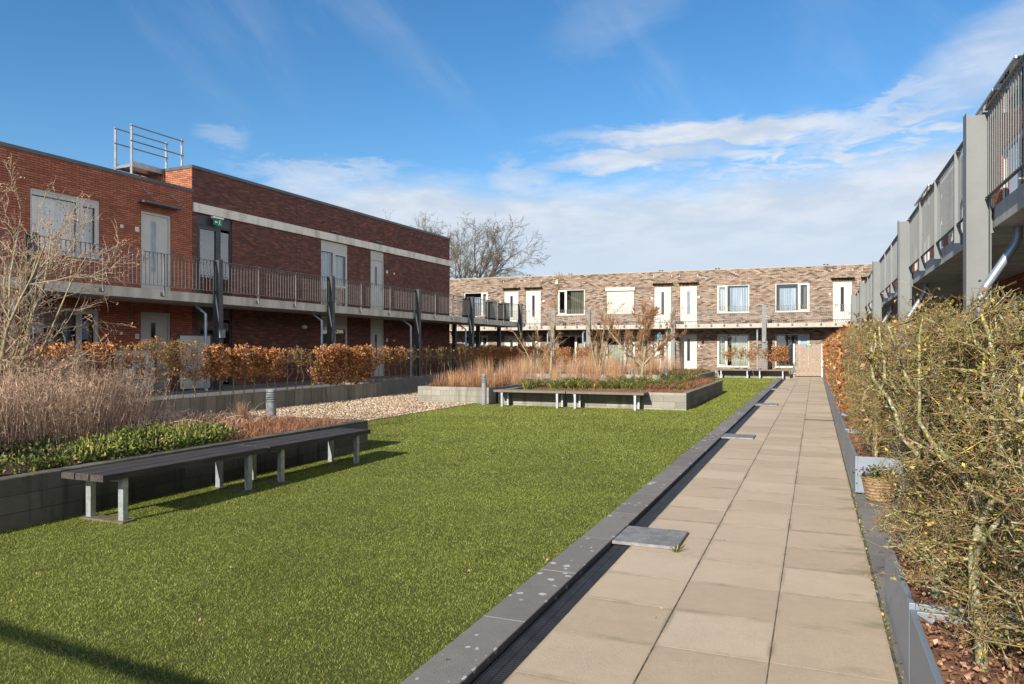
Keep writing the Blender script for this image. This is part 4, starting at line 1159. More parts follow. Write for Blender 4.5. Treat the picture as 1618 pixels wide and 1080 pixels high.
# ------------------------------------------------------------------ gate
root = thing('wooden_gate', 'weathered board gate with galvanised posts at the end of the path', 'gate', (0, 43.85, gz(43.85)))
for i in range(6):
    b = MB(); x0 = -1.02 + i * .222; b.cham(x0, x0 + .214, -.02, .012, .05, 1.83, .004); b.build('board', M['gate_wood'], root)
for x, h in ((-1.10, 1.86), (.36, 1.86)):
    b = MB(); b.box(x - .045, x + .045, -.045, .045, -.05, h); b.build('gate_post', M['galv'], root)
for z in (.2, .95, 1.68):
    b = MB(); b.box(-1.03, .32, .013, .05, z - .03, z + .03); b.build('rail', M['galv'], root)
b = MB()
for i in range(6):
    for z in (.2, .95, 1.68, .45 + i * .1, 1.45 - i * .12): b.box(-1.02 + i * .222 - .012, -1.02 + i * .222 + .04, -.03, -.021, z - .015, z + .015)
b.build('bolts', M['galv'], root)
b = MB(); b.tube([(-.98, -.02, .97), (-.98, -.08, .97), (-.86, -.08, .97)], .012, 6); b.build('handle', M['alu'], root)
b = MB(); b.box(-.47, -.17, -.036, -.031, 1.69, 1.86); sg = b.build('sign_plate', M['green_sign'], root)
b = MB(); b.box(-.44, -.20, -.038, -.0365, 1.795, 1.815); b.box(-.42, -.22, -.038, -.0365, 1.735, 1.75); b.build('sign_lines', M['white'], sg)


# ------------------------------------------------------------------ plants
class Segs:
    def __init__(s): s.a = []; s.b = []; s.ra = []; s.rb = []
    def add(s, p, q, r0, r1): s.a.append(p); s.b.append(q); s.ra.append(r0); s.rb.append(r1)
    def mesh(s, name, m, sides=3): return seg_mesh(name, s.a, s.b, s.ra, s.rb, m, sides)
    def n(s): return len(s.a)


def vec(*a): return np.array(a, float)


def hornbeam(seed, H, hx, hy, zlow, n1, n2, n3, leaves, lsize, stem_r, mats, stub=1.0, zleaf=0.3, up=0.35, r1=.0055, twist=0.05, lean=0.0, forks=2):
    """a clipped hedge plant: wavering stems, twigs clipped to a box hx (across) by hy (along) by H"""
    g = np.random.default_rng(seed); st = Segs(); tw = Segs(); ty = Segs(); tips = []
    lim = vec(hx, hy, 0)

    def clip(p, q):
        for k in (0, 1):
            L = lim[k] * g.uniform(.60, 1.15)
            if abs(q[k]) > L and abs(q[k]) > abs(p[k]):
                f = (L - abs(p[k])) / max(abs(q[k]) - abs(p[k]), 1e-6)
                q = p + (q - p) * min(1, max(f, 0.12)) 
        Hh = H * g.uniform(.92, 1.045)
        if q[2] > Hh: q = p + (q - p) * max(.1, (Hh - p[2]) / max(q[2] - p[2], 1e-6)) if p[2] < Hh else p + (q - p) * .1
        if q[2] < .03: q[2] = .03
        return q
    stems = []
    pts = [vec(0, 0, -.12)]; n = 15
    for i in range(1, n + 1):
        kq = .3 if i < 6 else .8; pts.append(vec(pts[-1][0] + g.normal() * twist * .5 * kq, pts[-1][1] + g.normal() * twist * .6 * kq, H * .93 * i / n))
    pts = [vec(np.clip(p[0], -hx * .55, hx * .55), np.clip(p[1], -hy * .7, hy * .7), p[2]) for p in pts]
    stems.append((pts, stem_r))
    for _ in range(forks):
        k = g.integers(3, 9); q = pts[k].copy(); l = [q]; d = vec(g.normal() * .3, g.normal() * .5, 1)
        while l[-1][2] < H * .9 and len(l) < 16:
            d = d * vec(.8, .8, 1) + vec(g.normal() * .34, g.normal() * .38, 0); d[2] = 1
            nq = l[-1] + d * H / 16; nq[0] = np.clip(nq[0], -hx * .7, hx * .7); nq[1] = np.clip(nq[1], -hy * .85, hy * .85); l.append(nq)
        stems.append((l, stem_r * .5))
    for l, r in stems:
        for i in range(len(l) - 1):
            a, b = 1 - .75 * i / len(l), 1 - .75 * (i + 1) / len(l)
            st.add(l[i], l[i + 1] + (l[i + 1] - l[i]) * .02, r * a, r * b)

    def onstem():
        l, r = stems[0] if g.random() < .55 else stems[g.integers(0, len(stems))]
        zmin = zlow if g.random() < .9 else zlow * .5
        for _ in range(12):
            i = g.integers(0, len(l) - 1); p = l[i] + (l[i + 1] - l[i]) * g.random()
            if p[2] > zmin: return p
        return l[-1]
    for _ in range(n1):
        p = onstem(); az = g.uniform(0, 6.283)
        d = vec(math.cos(az), math.sin(az) * 1.1, up + g.normal() * .35); d /= np.linalg.norm(d)
        L = g.uniform(.5, 1.2) * max(hx, hy) * 1.25
        ch = [p]; dd = d.copy()
        for kk in range(4):
            dd = dd + g.normal(size=3) * vec(.42, .42, .38) + vec(0, 0, up * .12); dd /= np.linalg.norm(dd)
            ch.append(clip(ch[-1], ch[-1] + dd * L * .27))
        rr = r1 * g.uniform(.5, 1.0) * (1.9 if g.random() < .18 else 1.0)
        for kk in range(4): tw.add(ch[kk], ch[kk + 1], rr * (1 - .14 * kk), rr * (1 - .14 * (kk + 1)))
        for _ in range(n2):
            kk = g.integers(0, 4); s = ch[kk] + (ch[kk + 1] - ch[kk]) * g.random()
            e = d * .6 + g.normal(size=3) * vec(.6, .6, .5) + vec(0, 0, up * .5); e /= np.linalg.norm(e)
            l2 = g.uniform(.04, .16) * stub * 1.1; u = clip(s, s + e * l2)
            r2 = rr * .42; tw.add(s, u, r2, r2 * .75); tips.append(u)
            for _ in range(n3):
                s2 = s + (u - s) * g.uniform(.3, 1); e2 = e * .7 + g.normal(size=3) * .7; e2 /= np.linalg.norm(e2)
                u2 = clip(s2, s2 + e2 * g.uniform(.03, .10) * stub)
                (ty if g.random() < .35 else tw).add(s2, u2, r2 * .62, r2 * .38); tips.append(u2)
    tips = np.array(tips)
    n2 = ty.n(); tw.a += ty.a; tw.b += ty.b; tw.ra += ty.ra; tw.rb += ty.rb
    out = {'stem': st.mesh('stem', mats[0], 6), 'twigs': seg_mesh('twigs', tw.a, tw.b, tw.ra, tw.rb, mats[1], 3, mats[2], n2)}
    i = 0
    for (cnt, m, sz, zl) in leaves:
        if cnt <= 0: continue
        pool = tips[tips[:, 2] > zl]
        if len(pool) < 5: pool = tips
        c = pool[g.integers(0, len(pool), cnt)] + g.normal(size=(cnt, 3)) * .018
        out['leaves' if i == 0 else 'small_leaves'] = leaf_mesh('leaves', c, sz, m, g, droop=.5)
        i += 1
    return out


VAR = {}


def plant(key, name, label, cat, loc, rot, group, scale=1.0):
    root = thing(name, label, cat, loc, rot, group); root.scale = (1, 1, scale)
    for part, me in VAR[key].items(): link(part, me, None, root)
    return root


sp = (M['stem_pale'], M['twig_pale'], M['twig_red'])
sl = (M['stem_lichen'], M['twig_lichen'], M['twig_red'])
BL, TL, OL = M['beech_leaf'], M['tan_leaf'], M['olive_leaf']
for k in range(3):
    VAR['bare%d' % k] = hornbeam(100 + k, 1.30, .17, .24, .72, 26, 3, 1, [(26, BL, .042, .7)], 0, .015, sp, up=.8, r1=.006, twist=.06)
    VAR['mixed%d' % k] = hornbeam(110 + k, 1.36, .20, .26, .35, 55, 5, 2, [(170, BL, .042, .5), (60, OL, .02, .4)], 0, .015, sp, up=.6, twist=.06)
    VAR['brown%d' % k] = hornbeam(120 + k, 1.30, .24, .27, .50, 60, 5, 1, [(640, BL, .050, .42)], 0, .015, sp, up=.5, twist=.06)
    VAR['dense%d' % k] = hornbeam(130 + k, 1.30, .27, .27, .16, 75, 5, 1, [(1150, BL, .050, .05)], 0, .015, sp, up=.4, twist=.06)
    VAR['sparse%d' % k] = hornbeam(140 + k, 1.30, .17, .25, .55, 36, 4, 1, [(210, BL, .046, .45)], 0, .015, sp, up=.7, twist=.06)
    VAR['row%d' % k] = hornbeam(150 + k, 1.60, .26, .27, .10, 130, 8, 3, [(190, OL, .020, .05), (60, BL, .045, .1), (0, TL, .05, .3)], 0, .020, sl, up=.25, r1=.0042, twist=.05)
    VAR['rowbrown%d' % k] = hornbeam(160 + k, 1.60, .27, .27, .06, 150, 5, 2, [(1050, BL, .050, .1), (200, OL, .022, .05)], 0, .020, sl, up=.25, r1=.0042, twist=.05)
for k in range(4):
    VAR['near%d' % k] = hornbeam(170 + k, 1.50, .30, .27, .06, 190, 9, 4, [(1500, OL, .0125, .05), (9, TL, .027, .5), (0, BL, .03, .5)], 0, .031, sl, up=.34, r1=.0052, twist=.09, stub=.85, forks=5)

rr = random.Random(7)
y = -3.5; i = 0
while y < 21.2:
    if y < 11.4: k, lab, grp = 'brown', 'brown leaved hornbeam in the left hedge, half hidden by dead stems', 'brown hornbeams behind the dead stems'
    elif y < 13.6: k, lab, grp = 'mixed', 'nearly leafless greenish hornbeam in the left hedge before the grey screens', 'twiggy hornbeams before the grey screens'
    elif y < 16.8: k, lab, grp = 'brown', 'brown leaved hornbeam on bare stems in the left hedge, left of the bare gap', 'brown hornbeams left of the bare gap'
    elif y < 18.1: k, lab, grp = 'bare', 'bare hornbeam stems in the gap of the left hedge between two brown stretches', 'bare hornbeams in the hedge gap'
    else: k, lab, grp = 'dense', 'densest brown leaved hornbeam at the end of the gravel retaining wall', 'dense brown hornbeams above the gravel'
    plant('%s%d' % (k, i % 3), 'hornbeam_shrub', lab, 'hedge shrub', (-14.12 + rr.uniform(-.05, .05), y, .40 + gz(y)), rr.choice((0, math.pi)), grp, rr.uniform(.93, 1.05) * (1.06 if k == 'mixed' else 1))
    y += .41 + rr.uniform(-.05, .05); i += 1
y = 21.7
while y < 41:
    if y < 26.2: k, lab, grp = 'sparse', 'sparse brown hornbeam on the set back wall, nearest the door', 'sparse hornbeams on the set back wall'
    elif y < 31: k, lab, grp = 'bare', 'bare branching hornbeam on the set back wall', 'bare hornbeams on the set back wall'
    elif y < 33.6: k, lab, grp = 'mixed', 'thinly leaved hornbeam on the set back wall before the bridge pillars', 'thin hornbeams before the bridge pillars'
    else: k, lab, grp = 'brown', 'brown leaved hornbeam in the hedge behind the tall straw grass', 'brown hornbeams behind the straw grass'
    plant('%s%d' % (k, i % 3), 'hornbeam_shrub', lab, 'hedge shrub', (-15.78 + rr.uniform(-.05, .05), y, .40 + gz(y)), rr.choice((0, math.pi)), grp, rr.uniform(.97, 1.03))
    y += .43 + rr.uniform(-.05, .05); i += 1
x = -15.3
while x < -12.3:
    plant('brown%d' % (i % 3), 'hornbeam_shrub', 'brown leaved hornbeam beside the far gallery pillars', 'hedge shrub', (x, 41.7, .62), math.pi / 2, 'brown hornbeams by the far pillars'); x += .42; i += 1
x = -22.5
while x < -16.5:
    plant('brown%d' % (i % 3), 'hornbeam_shrub', 'dark brown hornbeam in the shade under the gallery bridge', 'hedge shrub', (x, 44.0, .66), math.pi / 2, 'shaded hornbeams under the bridge', 1.04); x += .42; i += 1
for x in (-4.6, -4.2, -3.8, -3.4, -3.0, -2.55):
    plant('sparse%d' % (i % 3), 'hornbeam_shrub', 'thin brown hornbeam in the end planter before the window', 'hedge shrub', (x, 42.0, .62), math.pi / 2, 'thin brown hornbeams in the end planter', 1.0); i += 1
for x in (-2.15, -1.8, -1.45):
    plant('brown%d' % (i % 3), 'hornbeam_shrub', 'brown hornbeam between the steel pillar and the gate', 'hedge shrub', (x, 42.0, .62), math.pi / 2, 'brown hornbeams beside the gate', 1.02); i += 1
# right hand rows
i = 0
for (a, c) in ROW:
    y = a + .22
    while y < c - .1:
        br = (13.2 < y < 15.4) or (18 < y < 19.5) or y > 24
        if a < 10: lab, grp = ('lichened twiggy hornbeam in the steel planter behind the flower basket', 'twiggy hornbeams behind the basket')
        elif br: lab, grp = ('brown leaved hornbeam in the hedge along the far path', 'brown hornbeams along the far path')
        else: lab, grp = ('twiggy olive hornbeam in the hedge along the far path', 'twiggy hornbeams along the far path')
        plant(('rowbrown%d' if br else 'row%d') % (i % 3), 'hornbeam_shrub', lab, 'hedge shrub', (.66 + rr.uniform(-.04, .04), y, .385 + gz(y)), rr.choice((0, math.pi)), grp, rr.uniform(.97, 1.03))
        y += .43; i += 1
for k in range(3):
    VAR['open%d' % k] = hornbeam(190 + k, 1.50,   .28, .27, .10, 82, 9, 3, [(900, OL, .0125, .05), (6, TL, .027, .5)], 0, .025, sl, up=.36, r1=.0056, twist=.06, stub=.85, forks=3)
for i, (x, y) in enumerate([(.60, 5.02), (.74, 4.62), (.57, 4.22), (.76, 3.80), (.62, 3.42), (.83, 3.02), (.68, 2.62)]):
    plant(('near%d' % (i % 4)) if i < 4 else ('open%d' % (i % 3)), 'hornbeam_shrub', 'yellow lichened hornbeam in the steel planters nearest the camera', 'hedge shrub', (x, y, .385 + gz(y)), (0, math.pi, 0.5, math.pi + .4)[(i // 4 + i) % 4], 'lichened hornbeams nearest the camera', (.92 if y < 3.2 else rr.uniform(.97, 1.02)))


def grow(g, out, tips, p, d, L, r, lvl, prm):
    """one branch: a few bending pieces, each may carry side branches"""
    n = prm['pieces'][min(lvl, len(prm['pieces']) - 1)]; sl_ = L / n
    for i in range(n):
        d = d + g.normal(size=3) * prm['wander'][min(lvl, len(prm['wander']) - 1)] + vec(0, 0, prm['lift'][min(lvl, len(prm['lift']) - 1)])
        d /= np.linalg.norm(d); q = p + d * sl_
        ra = r * (1 - .75 * i / n); rb = r * (1 - .75 * (i + 1) / n)
        out[min(lvl, len(out) - 1)].add(p, q + d * sl_ * .03, ra, rb)
        if lvl < prm['max']:
            k = prm['kids'][lvl] / n * (1.0 if i > 0 or lvl > 0 else prm.get('low', 0.2))
            m = int(k) + (1 if g.random() < k - int(k) else 0)
            for _ in range(m):
                s = p + (q - p) * g.random(); ax = g.normal(size=3); ax -= d * np.dot(ax, d); ax /= np.linalg.norm(ax)
                sp_ = prm['spread'][min(lvl, len(prm['spread']) - 1)] * g.uniform(.7, 1.25)
                e = d * math.cos(sp_) + ax * math.sin(sp_)
                f = prm['ratio'][min(lvl, len(prm['ratio']) - 1)] * g.uniform(.6, 1.15) * (1 - .35 * i / n)
                grow(g, out, tips, s, e, L * f, max(rb * prm['rr'], prm['rmin']), lvl + 1, prm)
        p = q
    tips.append(p)


def tree(name, label, cat, loc, starts, prm, mats, seed, buds=0, bud_m=None, bud=.02, group=None, split=2):
    g = np.random.default_rng(seed); out = [Segs() for _ in range(prm['max'] + 1)]; tips = []
    for (p, d, L, r) in starts: grow(g, out, tips, vec(*p), vec(*d) / np.linalg.norm(d), L, r, 0, prm)
    root = thing(name, label, cat, loc, 0, group)
    tr = Segs(); cr = Segs()
    for k, s in enumerate(out):
        t = tr if k < split else cr
        t.a += s.a; t.b += s.b; t.ra += s.ra; t.rb += s.rb
    link('trunk', tr.mesh('trunk', mats[0], 7), None, root); link('crown', cr.mesh('crown', mats[1], 3), None, root)
    if buds:
        t = np.array(tips); c = t[g.integers(0, len(t), buds)]
        link('buds', leaf_mesh('buds', c, bud, bud_m, g, long=1.6), None, root)
    return root


# left foreground tree: many stems from one base
g = np.random.default_rng(3); st_ = []
for k in range(11):
    a = k * 0.57 + g.uniform(-.2, .2); l = g.uniform(.2, .65)
    st_.append(((math.cos(a) * .1, math.sin(a) * .1, 0), (math.cos(a) * l, math.sin(a) * l, 1), g.uniform(2.3, 3.4), g.uniform(.024, .038)))
prm = dict(pieces=(7, 6, 5, 4), wander=(.10, .14, .18, .22), lift=(.05, .05, .04, .03), max=3, kids=(9, 7, 5), spread=(.8, .7, .7), ratio=(.50, .5, .5), rr=.62, rmin=.0048, low=.4)
tree('budding_tree', 'bare many stemmed small tree with pink brown buds at far left', 'tree', (-10.7, 6.65, .45), st_, prm, (M['bark_tree'], M['twig_tree']), 5, 5200, M['bud'], .018)
# small tree in the large planter
prm = dict(pieces=(6, 6, 5, 4, 3), wander=(.06, .13, .17, .2, .22), lift=(.05, .10, .08, .06, .04), max=4, kids=(11, 8, 7, 5), spread=(.8, .6, .6, .6), ratio=(.46, .5, .5, .5), rr=.62, rmin=.006, low=0.0)
M['twig_warm'] = bark_mat('warm brown twig', (0.34, 0.18, 0.085), (0.25, 0.13, 0.065), (0.36, 0.27, 0.07), None, 9, .64)
tree('small_tree', 'small round bare tree with a forked pale trunk in the large planter', 'tree', (-5.27, 23.7, .55), [((0, 0, -.1), (.02, 0, 1), 2.4, .062), ((.0, 0, .6), (.65, .2, .8), 1.75, .04), ((0, 0, .65), (-.75, -.1, .75), 1.85, .04), ((0, 0, .9), (-.2, .5, 1), 1.7, .035), ((0, 0, 1.0), (.25, -.4, 1), 1.7, .032)], prm, (M['bark_tree'], M['twig_warm']), 12)
prm2 = dict(pieces=(7, 5, 4, 3), wander=(.05, .12, .16, .2), lift=(.02, .07, .05, .03), max=3, kids=(14, 7, 5), spread=(.75, .6, .6), ratio=(.27, .5, .5), rr=.5, rmin=.0065, low=.0)
tree('slim_tree', 'slim pale young tree rising from the straw grass left of centre', 'tree', (-10.3, 28.9, .5), [((0, 0, 0), (0.02, 0, 1), 4.2, .06)], prm2, (M['bark_tree'], M['twig_warm']), 21, 500, M['bud'], .012)
tree('slim_tree', 'young multi stemmed tree in straw grass below the roller shutter', 'tree', (-8.6, 30.4, .3), [((0, 0, 0), (0.25, 0, 1), 3.2, .05), ((0, 0, .2), (-.35, 0, 1), 3.0, .045), ((0, 0, .5), (.05, .1, 1), 3.0, .04)], prm2, (M['bark_tree'], M['twig_warm']), 22, 500, M['bud'], .012)
tree('slim_tree', 'reddish twiggy young tree before the gallery corner', 'tree', (-12.6, 33.2, .5), [((0, 0, 0), (0.1, 0, 1), 2.6, .045), ((0, 0, .3), (-.5, 0, 1), 2.2, .035), ((0, 0, .3), (.6, 0, .9), 2.2, .035)], dict(prm2, kids=(14, 7, 5)), (M['bark_tree'], M['twig_warm']), 23, 900, M['bud'], .012)
# far trees over the roofs
prm3 = dict(pieces=(6, 6, 5, 4, 3), wander=(.04, .11, .14, .18, .2), lift=(.03, .05, .03, .0, -.02), max=4, kids=(9, 9, 8, 6), spread=(.65, .6, .6, .6), ratio=(.74, .6, .52, .5), rr=.6, rmin=.013, low=.0)
tree('large_bare_tree', 'big bare tree spreading above the pale building roof', 'tree', (-35.0, 68, 0), [((0, 0, 0), (0, 0, 1), 9.5, .34), ((0, 0, 4.5), (.5, .1, .9), 8.6, .24), ((0, 0, 4.5), (-.45, .2, .9), 8.8, .24), ((0, 0, 5), (.95, 0, .75), 8.4, .20), ((0, 0, 5), (-.95, 0, .7), 8.2, .20)], prm3, (M['bark_far'], M['bark_far']), 31, split=3)
tree('large_bare_tree', 'finer bare tree showing behind the corner of the dark wing', 'tree', (-46, 78, 0), [((0, 0, 0), (0, 0, 1), 12.0, .34), ((0, 0, 5), (.4, .1, .9), 9.8, .24), ((0, 0, 5), (-.5, .2, .9), 9.0, .24)], prm3, (M['bark_far'], M['bark_far']), 33, split=3)


# ---- dead stems, straw grass, strap leaves: clump variants copied as things
def clump_stems(seed, n, h, rad, m):
    g = np.random.default_rng(seed); s = Segs()
    for _ in range(n):
        p = vec(g.normal() * rad, g.normal() * rad, -.05); s.add(vec(0, 0, -.07), p, .004, .004); d = vec(g.normal() * .13, g.normal() * .13, 1); hh = h * g.uniform(.6, 1.08); r = g.uniform(.0028, .0055)
        k = 4
        for i in range(k):
            d = d + g.normal(size=3) * .07; q = p + d / np.linalg.norm(d) * hh / k; s.add(p, q, r * (1 - .15 * i), r * (1 - .15 * (i + 1)))
            if i > 0:
                for _ in range(g.integers(1, 4)):
                    t = p + (q - p) * g.random(); e = g.normal(size=3) * vec(1, 1, .6) + vec(0, 0, .5 if g.random() < .6 else -.4); e /= np.linalg.norm(e)
                    u = t + e * g.uniform(.04, .13); s.add(t, u, r * .55, r * .4)
            p = q
        for _ in range(4):
            e = g.normal(size=3) * .6 + vec(0, 0, .8); s.add(p, p + e / np.linalg.norm(e) * g.uniform(.03, .09), r * .7, r * .5)
    return s.mesh('dead_stems', m, 3)


def clump_grass(seed, n, h, rad, w, m, spread=.35, bend=.1, hv=(.6, 1.1), arch=False):
    g = np.random.default_rng(seed)
    a = g.uniform(0, 6.283, n); rr_ = rad * np.sqrt(g.random(n))
    b = np.stack([np.cos(a) * rr_, np.sin(a) * rr_, np.full(n, -.04)], 1)
    L = h * g.uniform(hv[0], hv[1], n); a2 = a + g.normal(size=n) * .7; sp_ = spread * np.abs(g.normal(size=n))
    if arch: sp_ = h * g.uniform(.3, 1.0, n) / L
    t = b + np.stack([np.cos(a2) * sp_ * L, np.sin(a2) * sp_ * L, L], 1)
    return blade_mesh('clump', b, t, w, m, g, bend)


RE = [clump_stems(40 + k, 36, 1.10, .17, M['reed']) for k in range(4)]
k = 0
for xi in range(9):
    for yi in range(17):
        x = -8.55 - xi * .30 + rr.uniform(-.1, .1); y = 2.7 + yi * .37 + rr.uniform(-.12, .12)
        if y > 8.4 - xi * .0 and x > -8.9: continue
        if x > -9.0 and y > 6.3: continue
        if x > -8.7 and y > 5.4: continue
        if y > rr.uniform(.74, .88) * -x: continue
        o = link('dead_stem_clump', RE[k % 4], None, None, (x, y, .40 + gz(y)), rr.uniform(0, 6.28)); o.scale = (1, 1, rr.uniform(.78, 1.06)); k += 1
        prep(o, 'clump of tall dead brown perennial stems in the left planter', 'dead plant', 'dead stems in the left planter')
ST = [clump_grass(50 + k, (62, 46, 70, 40, 56)[k], .95, (.15, .10, .2, .13, .17)[k], .0065, M[('dry_grass', 'pale_straw', 'rust_straw', 'pale_straw', 'dry_grass')[k]], (.16, .10, .3, .22, .14)[k], .05) for k in range(5)]
ST2 = [clump_grass(56 + k, 90, .60, .18, .0065, M[('rust_straw', 'dry_grass', 'rust_straw')[k]], .34, .15) for k in range(3)]


def straw(x0, x1, y0, y1, step, z, label, group, var, sc=(.5, 1.15)):
    global k
    x = x0
    while x < x1:
        y = y0
        while y < y1:
            xx, yy = x + rr.uniform(-.3, .3) * step, y + rr.uniform(-.3, .3) * step
            if rr.random() > .16 and x0 - .1 < xx < x1 + .1 and y0 - .1 < yy < y1 + .1:
                o = link('straw_grass', var[k % len(var)], None, None, (xx, yy, z + gz(yy)), rr.uniform(0, 6.28)); s = rr.uniform(*sc); o.scale = (s, s, s); k += 1
                prep(o, label, 'ornamental grass', group)
            y += step
        x += step


straw(-10.75, -9.0, 20.0, 22.4, .42, .42, 'low copper straw grass clump behind the left block planter wall', 'copper grass at the planter front', ST2, (.8, 1.15))
straw(-11.1, -9.0, 22.6, 27.2, .60, .42, 'tall straw grass clump in the left block planter', 'tall straw grass in the left block planter', ST, (.55, 1.12))
straw(-8.2, -5.9, 23.2, 27.2, .55, .42, 'tall straw grass clump in the large planter left of the small tree', 'straw grass left of the small tree', ST, (.5, 1.05))
straw(-5.5, -4.4, 25.2, 27.2, .5, .42, 'straw grass clump behind the small tree trunk', 'straw grass behind the small tree', ST, (.55, .8))
straw(-13.8, -6.2, 32.2, 37.4, .62, .42, 'straw grass clump in the far block planter', 'straw grass in the far planter', ST, (.6, 1.3))
o = link('fountain_grass', clump_grass(60, 260, .42, .06, .004, M['tan_leaf'], .45, .35), None, None, (-8.72, 9.35, .45), 0); prep(o, 'pale arching tuft of dry grass in the left planter before the retaining wall', 'ornamental grass')
LI = [clump_grass(64 + k, 130, .40, .10, .019, M['strap'], 1, .75, (.08, .72), True) for k in range(4)]
k = 0
for (x0, x1, y0, y1, st2) in ((-7.9, -3.6, 20.35, 22.6, .47), (-4.6, -3.5, 22.8, 26.8, .55), (-6.3, -4.8, 22.8, 24.8, .55)):
    x = x0
    while x < x1:
        y = y0
        while y < y1:
            xx, yy = x + rr.uniform(-.12, .12), y + rr.uniform(-.12, .12)
            if not (xx > -6.2 and yy < 20.5) and rr.random() < .70:
                o = link('strap_leaf_plant', LI[k % 4], None, None, (xx, yy, .40 + gz(yy)), rr.uniform(0, 6.28)); s = rr.uniform(.6, 1.15); o.scale = (s, s, s); k += 1
                prep(o, 'green yellow strap leaved clump in the large planter behind the grey benches', 'plant', 'strap leaved plants in the large planter')
            y += st2
        x += st2
LD = [clump_grass(74 + k, 100, .38, .12, .013, M['strap_dark'], 1, .7, (.1, .8), True) for k in range(3)]
for i in range(46):
    x = rr.uniform(-8.6, -7.15); y = rr.uniform(3.2, 6.4 if x > -7.7 else 7.2)
    if x > -7.5 and y > 5.4: continue
    o = link('strap_leaf_plant', LD[i % 3], None, None, (x, y, .38 + gz(y)), rr.uniform(0, 6.28)); s = rr.uniform(.55, .85); o.scale = (s, s, s)
    prep(o, 'dark green strap leaved clump in the left planter behind the dark bench', 'plant', 'strap leaved plants in the left planter')

# ---- carpets
def carpet(name, label, pts, size, m, long=1.6, up=.3):
    o = link(name, leaf_mesh(name, pts, size, m, rng, long=long, up=up), None)
    return prep(o, label, 'ground cover', None, 'stuff')


def scatter(n, x0, x1, y0, y1, z, h):
    x = rng.uniform(x0, x1, n); y = rng.uniform(y0, y1, n)
    hh = h * (0.45 + .55 * (np.sin(x * 5.1 + 1) * np.cos(y * 4.3) * .5 + .5))
    return np.stack([x, y, z + SL * y + hh * np.sqrt(rng.random(n))], 1)


p1 = scatter(22000, -8.55, -6.93, 4.4, 9.0, .38, .26); keep = (p1[:, 0] > -8.1 - rng.random(len(p1)) * .5) & (p1[:, 1] < 7.9 - (p1[:, 0] + 8.5) * .45 + rng.normal(size=len(p1)) * .3) & (p1[:, 1] > 4.9 - (p1[:, 0] + 7.0) * 1.1 + rng.normal(size=len(p1)) * .35)
keep &= (np.sin(p1[:, 0] * 7.3 + 2 * np.sin(p1[:, 1] * 2.1)) + np.cos(p1[:, 1] * 4.7 + p1[:, 0] * 2) > -1.0 + rng.normal(size=len(p1)) * .4)
carpet('ground_cover', 'low glossy green ground cover along the edge of the left planter', p1[keep], .028, M['pachy'], 1.9, .25)
q = p1[keep]; q = q[rng.integers(0, len(q), 260)]; q[:, 2] = .56 + SL * q[:, 1]
prep(link('flower_spikes', seg_mesh('flower_spikes', q, q + vec(0, 0, .07) + rng.normal(size=q.shape) * .012, np.full(260, .006), np.full(260, .004), M['strap'], 4)), 'short yellow green flower spikes standing in the ground cover', 'flowers', None, 'stuff')


def mat_grass(name, label, n, x0, x1, y0, y1, z, h, m, w=.005, cond=None, spread=1.1):
    b = np.stack([rng.uniform(x0, x1, n), rng.uniform(y0, y1, n), np.zeros(n)], 1)
    if cond is not None: b = b[cond(b)]
    n = len(b); b[:, 2] = z + SL * b[:, 1]
    a = rng.uniform(0, 6.283, n); L = h * rng.uniform(.5, 1.2, n); s = np.abs(rng.normal(size=n)) * spread
    t = b + np.stack([np.cos(a) * L * s, np.sin(a) * L * s, L], 1)
    return prep(link(name, blade_mesh(name, b, t, w, m, rng, .2)), label, 'dry grass', None, 'stuff')


mat_grass('rust_grass', 'matted rust brown dry grass at the far end of the left planter', 8000, -9.6, -6.97, 7.2, 10.0, .40, .13, M['rust_grass'], .005, lambda b: b[:, 1] > 7.45 - (b[:, 0] + 8.0) * .6 + rng.normal(size=len(b)) * .3)
mat_grass('rust_litter', 'brown broken stems lying behind the green cover in the left planter', 3500, -11, -8.2, 7.0, 10.0, .40, .14, M['reed'], .009, lambda b: b[:, 1] > 6.9 - (b[:, 0] + 8.0) * .5, 1.8)
mat_grass('rust_grass', 'rust brown dead grass along the front of the large block planter', 5200, -7.6, -3.3, 19.55, 20.7, .39, .10, M['rust_grass'], .008, lambda b: b[:, 1] < 20.2 + (b[:, 0] + 7.6) * .12)
mat_grass('rust_grass', 'brown fern heap at the right end of the large block planter', 3500, -4.6, -3.3, 20.6, 27, .39, .20, M['rust_grass'], .012, None, 1.5)
mat_grass('rust_grass', 'copper dead grass along the front of the left block planter', 4200, -11.15, -8.95, 19.8, 21.2, .40, .17, M['rust_grass'], .008)
mat_grass('rust_grass', 'brown dry grass in the far block planter beside the end terrace', 3000, -7.2, -4.85, 32, 37.6, .39, .22, M['rust_grass'], .012)
carpet('evergreen_cover', 'dark evergreen ground cover at the edge of the far planter', scatter(2500, -7.2, -4.8, 32, 37.5, .38, .22), .05, M['pachy'], 1.5, .3)
q = scatter(1100, -8.8, -6.98, 3.2, 8.0, .44, .16)
carpet('withered_leaves', 'curled withered brown leaves lying among the greenery of the left planter', q, .030, M['withered'], 1.6, .0)
# brown litter in the hedge planters
for (y0, y1, lab, n) in ((-.1, 5.2, 'dead brown leaves and lava chips on the soil of the nearest planters', 2600), (9.1, 13.0, 'dead leaves heaped in the planter behind the basket', 700)):
    carpet('leaf_litter', lab, np.stack([rng.uniform(.46, .87, n), rng.uniform(y0, y1, n), np.zeros(n)], 1) * vec(1, 1, 0) + np.stack([np.zeros(n), np.zeros(n), .39 + rng.random(n) * .03], 1), .019 if y0 < 5 else .028, M['lava'] if y0 < 5 else M['beech_leaf'], 1.3, .0)

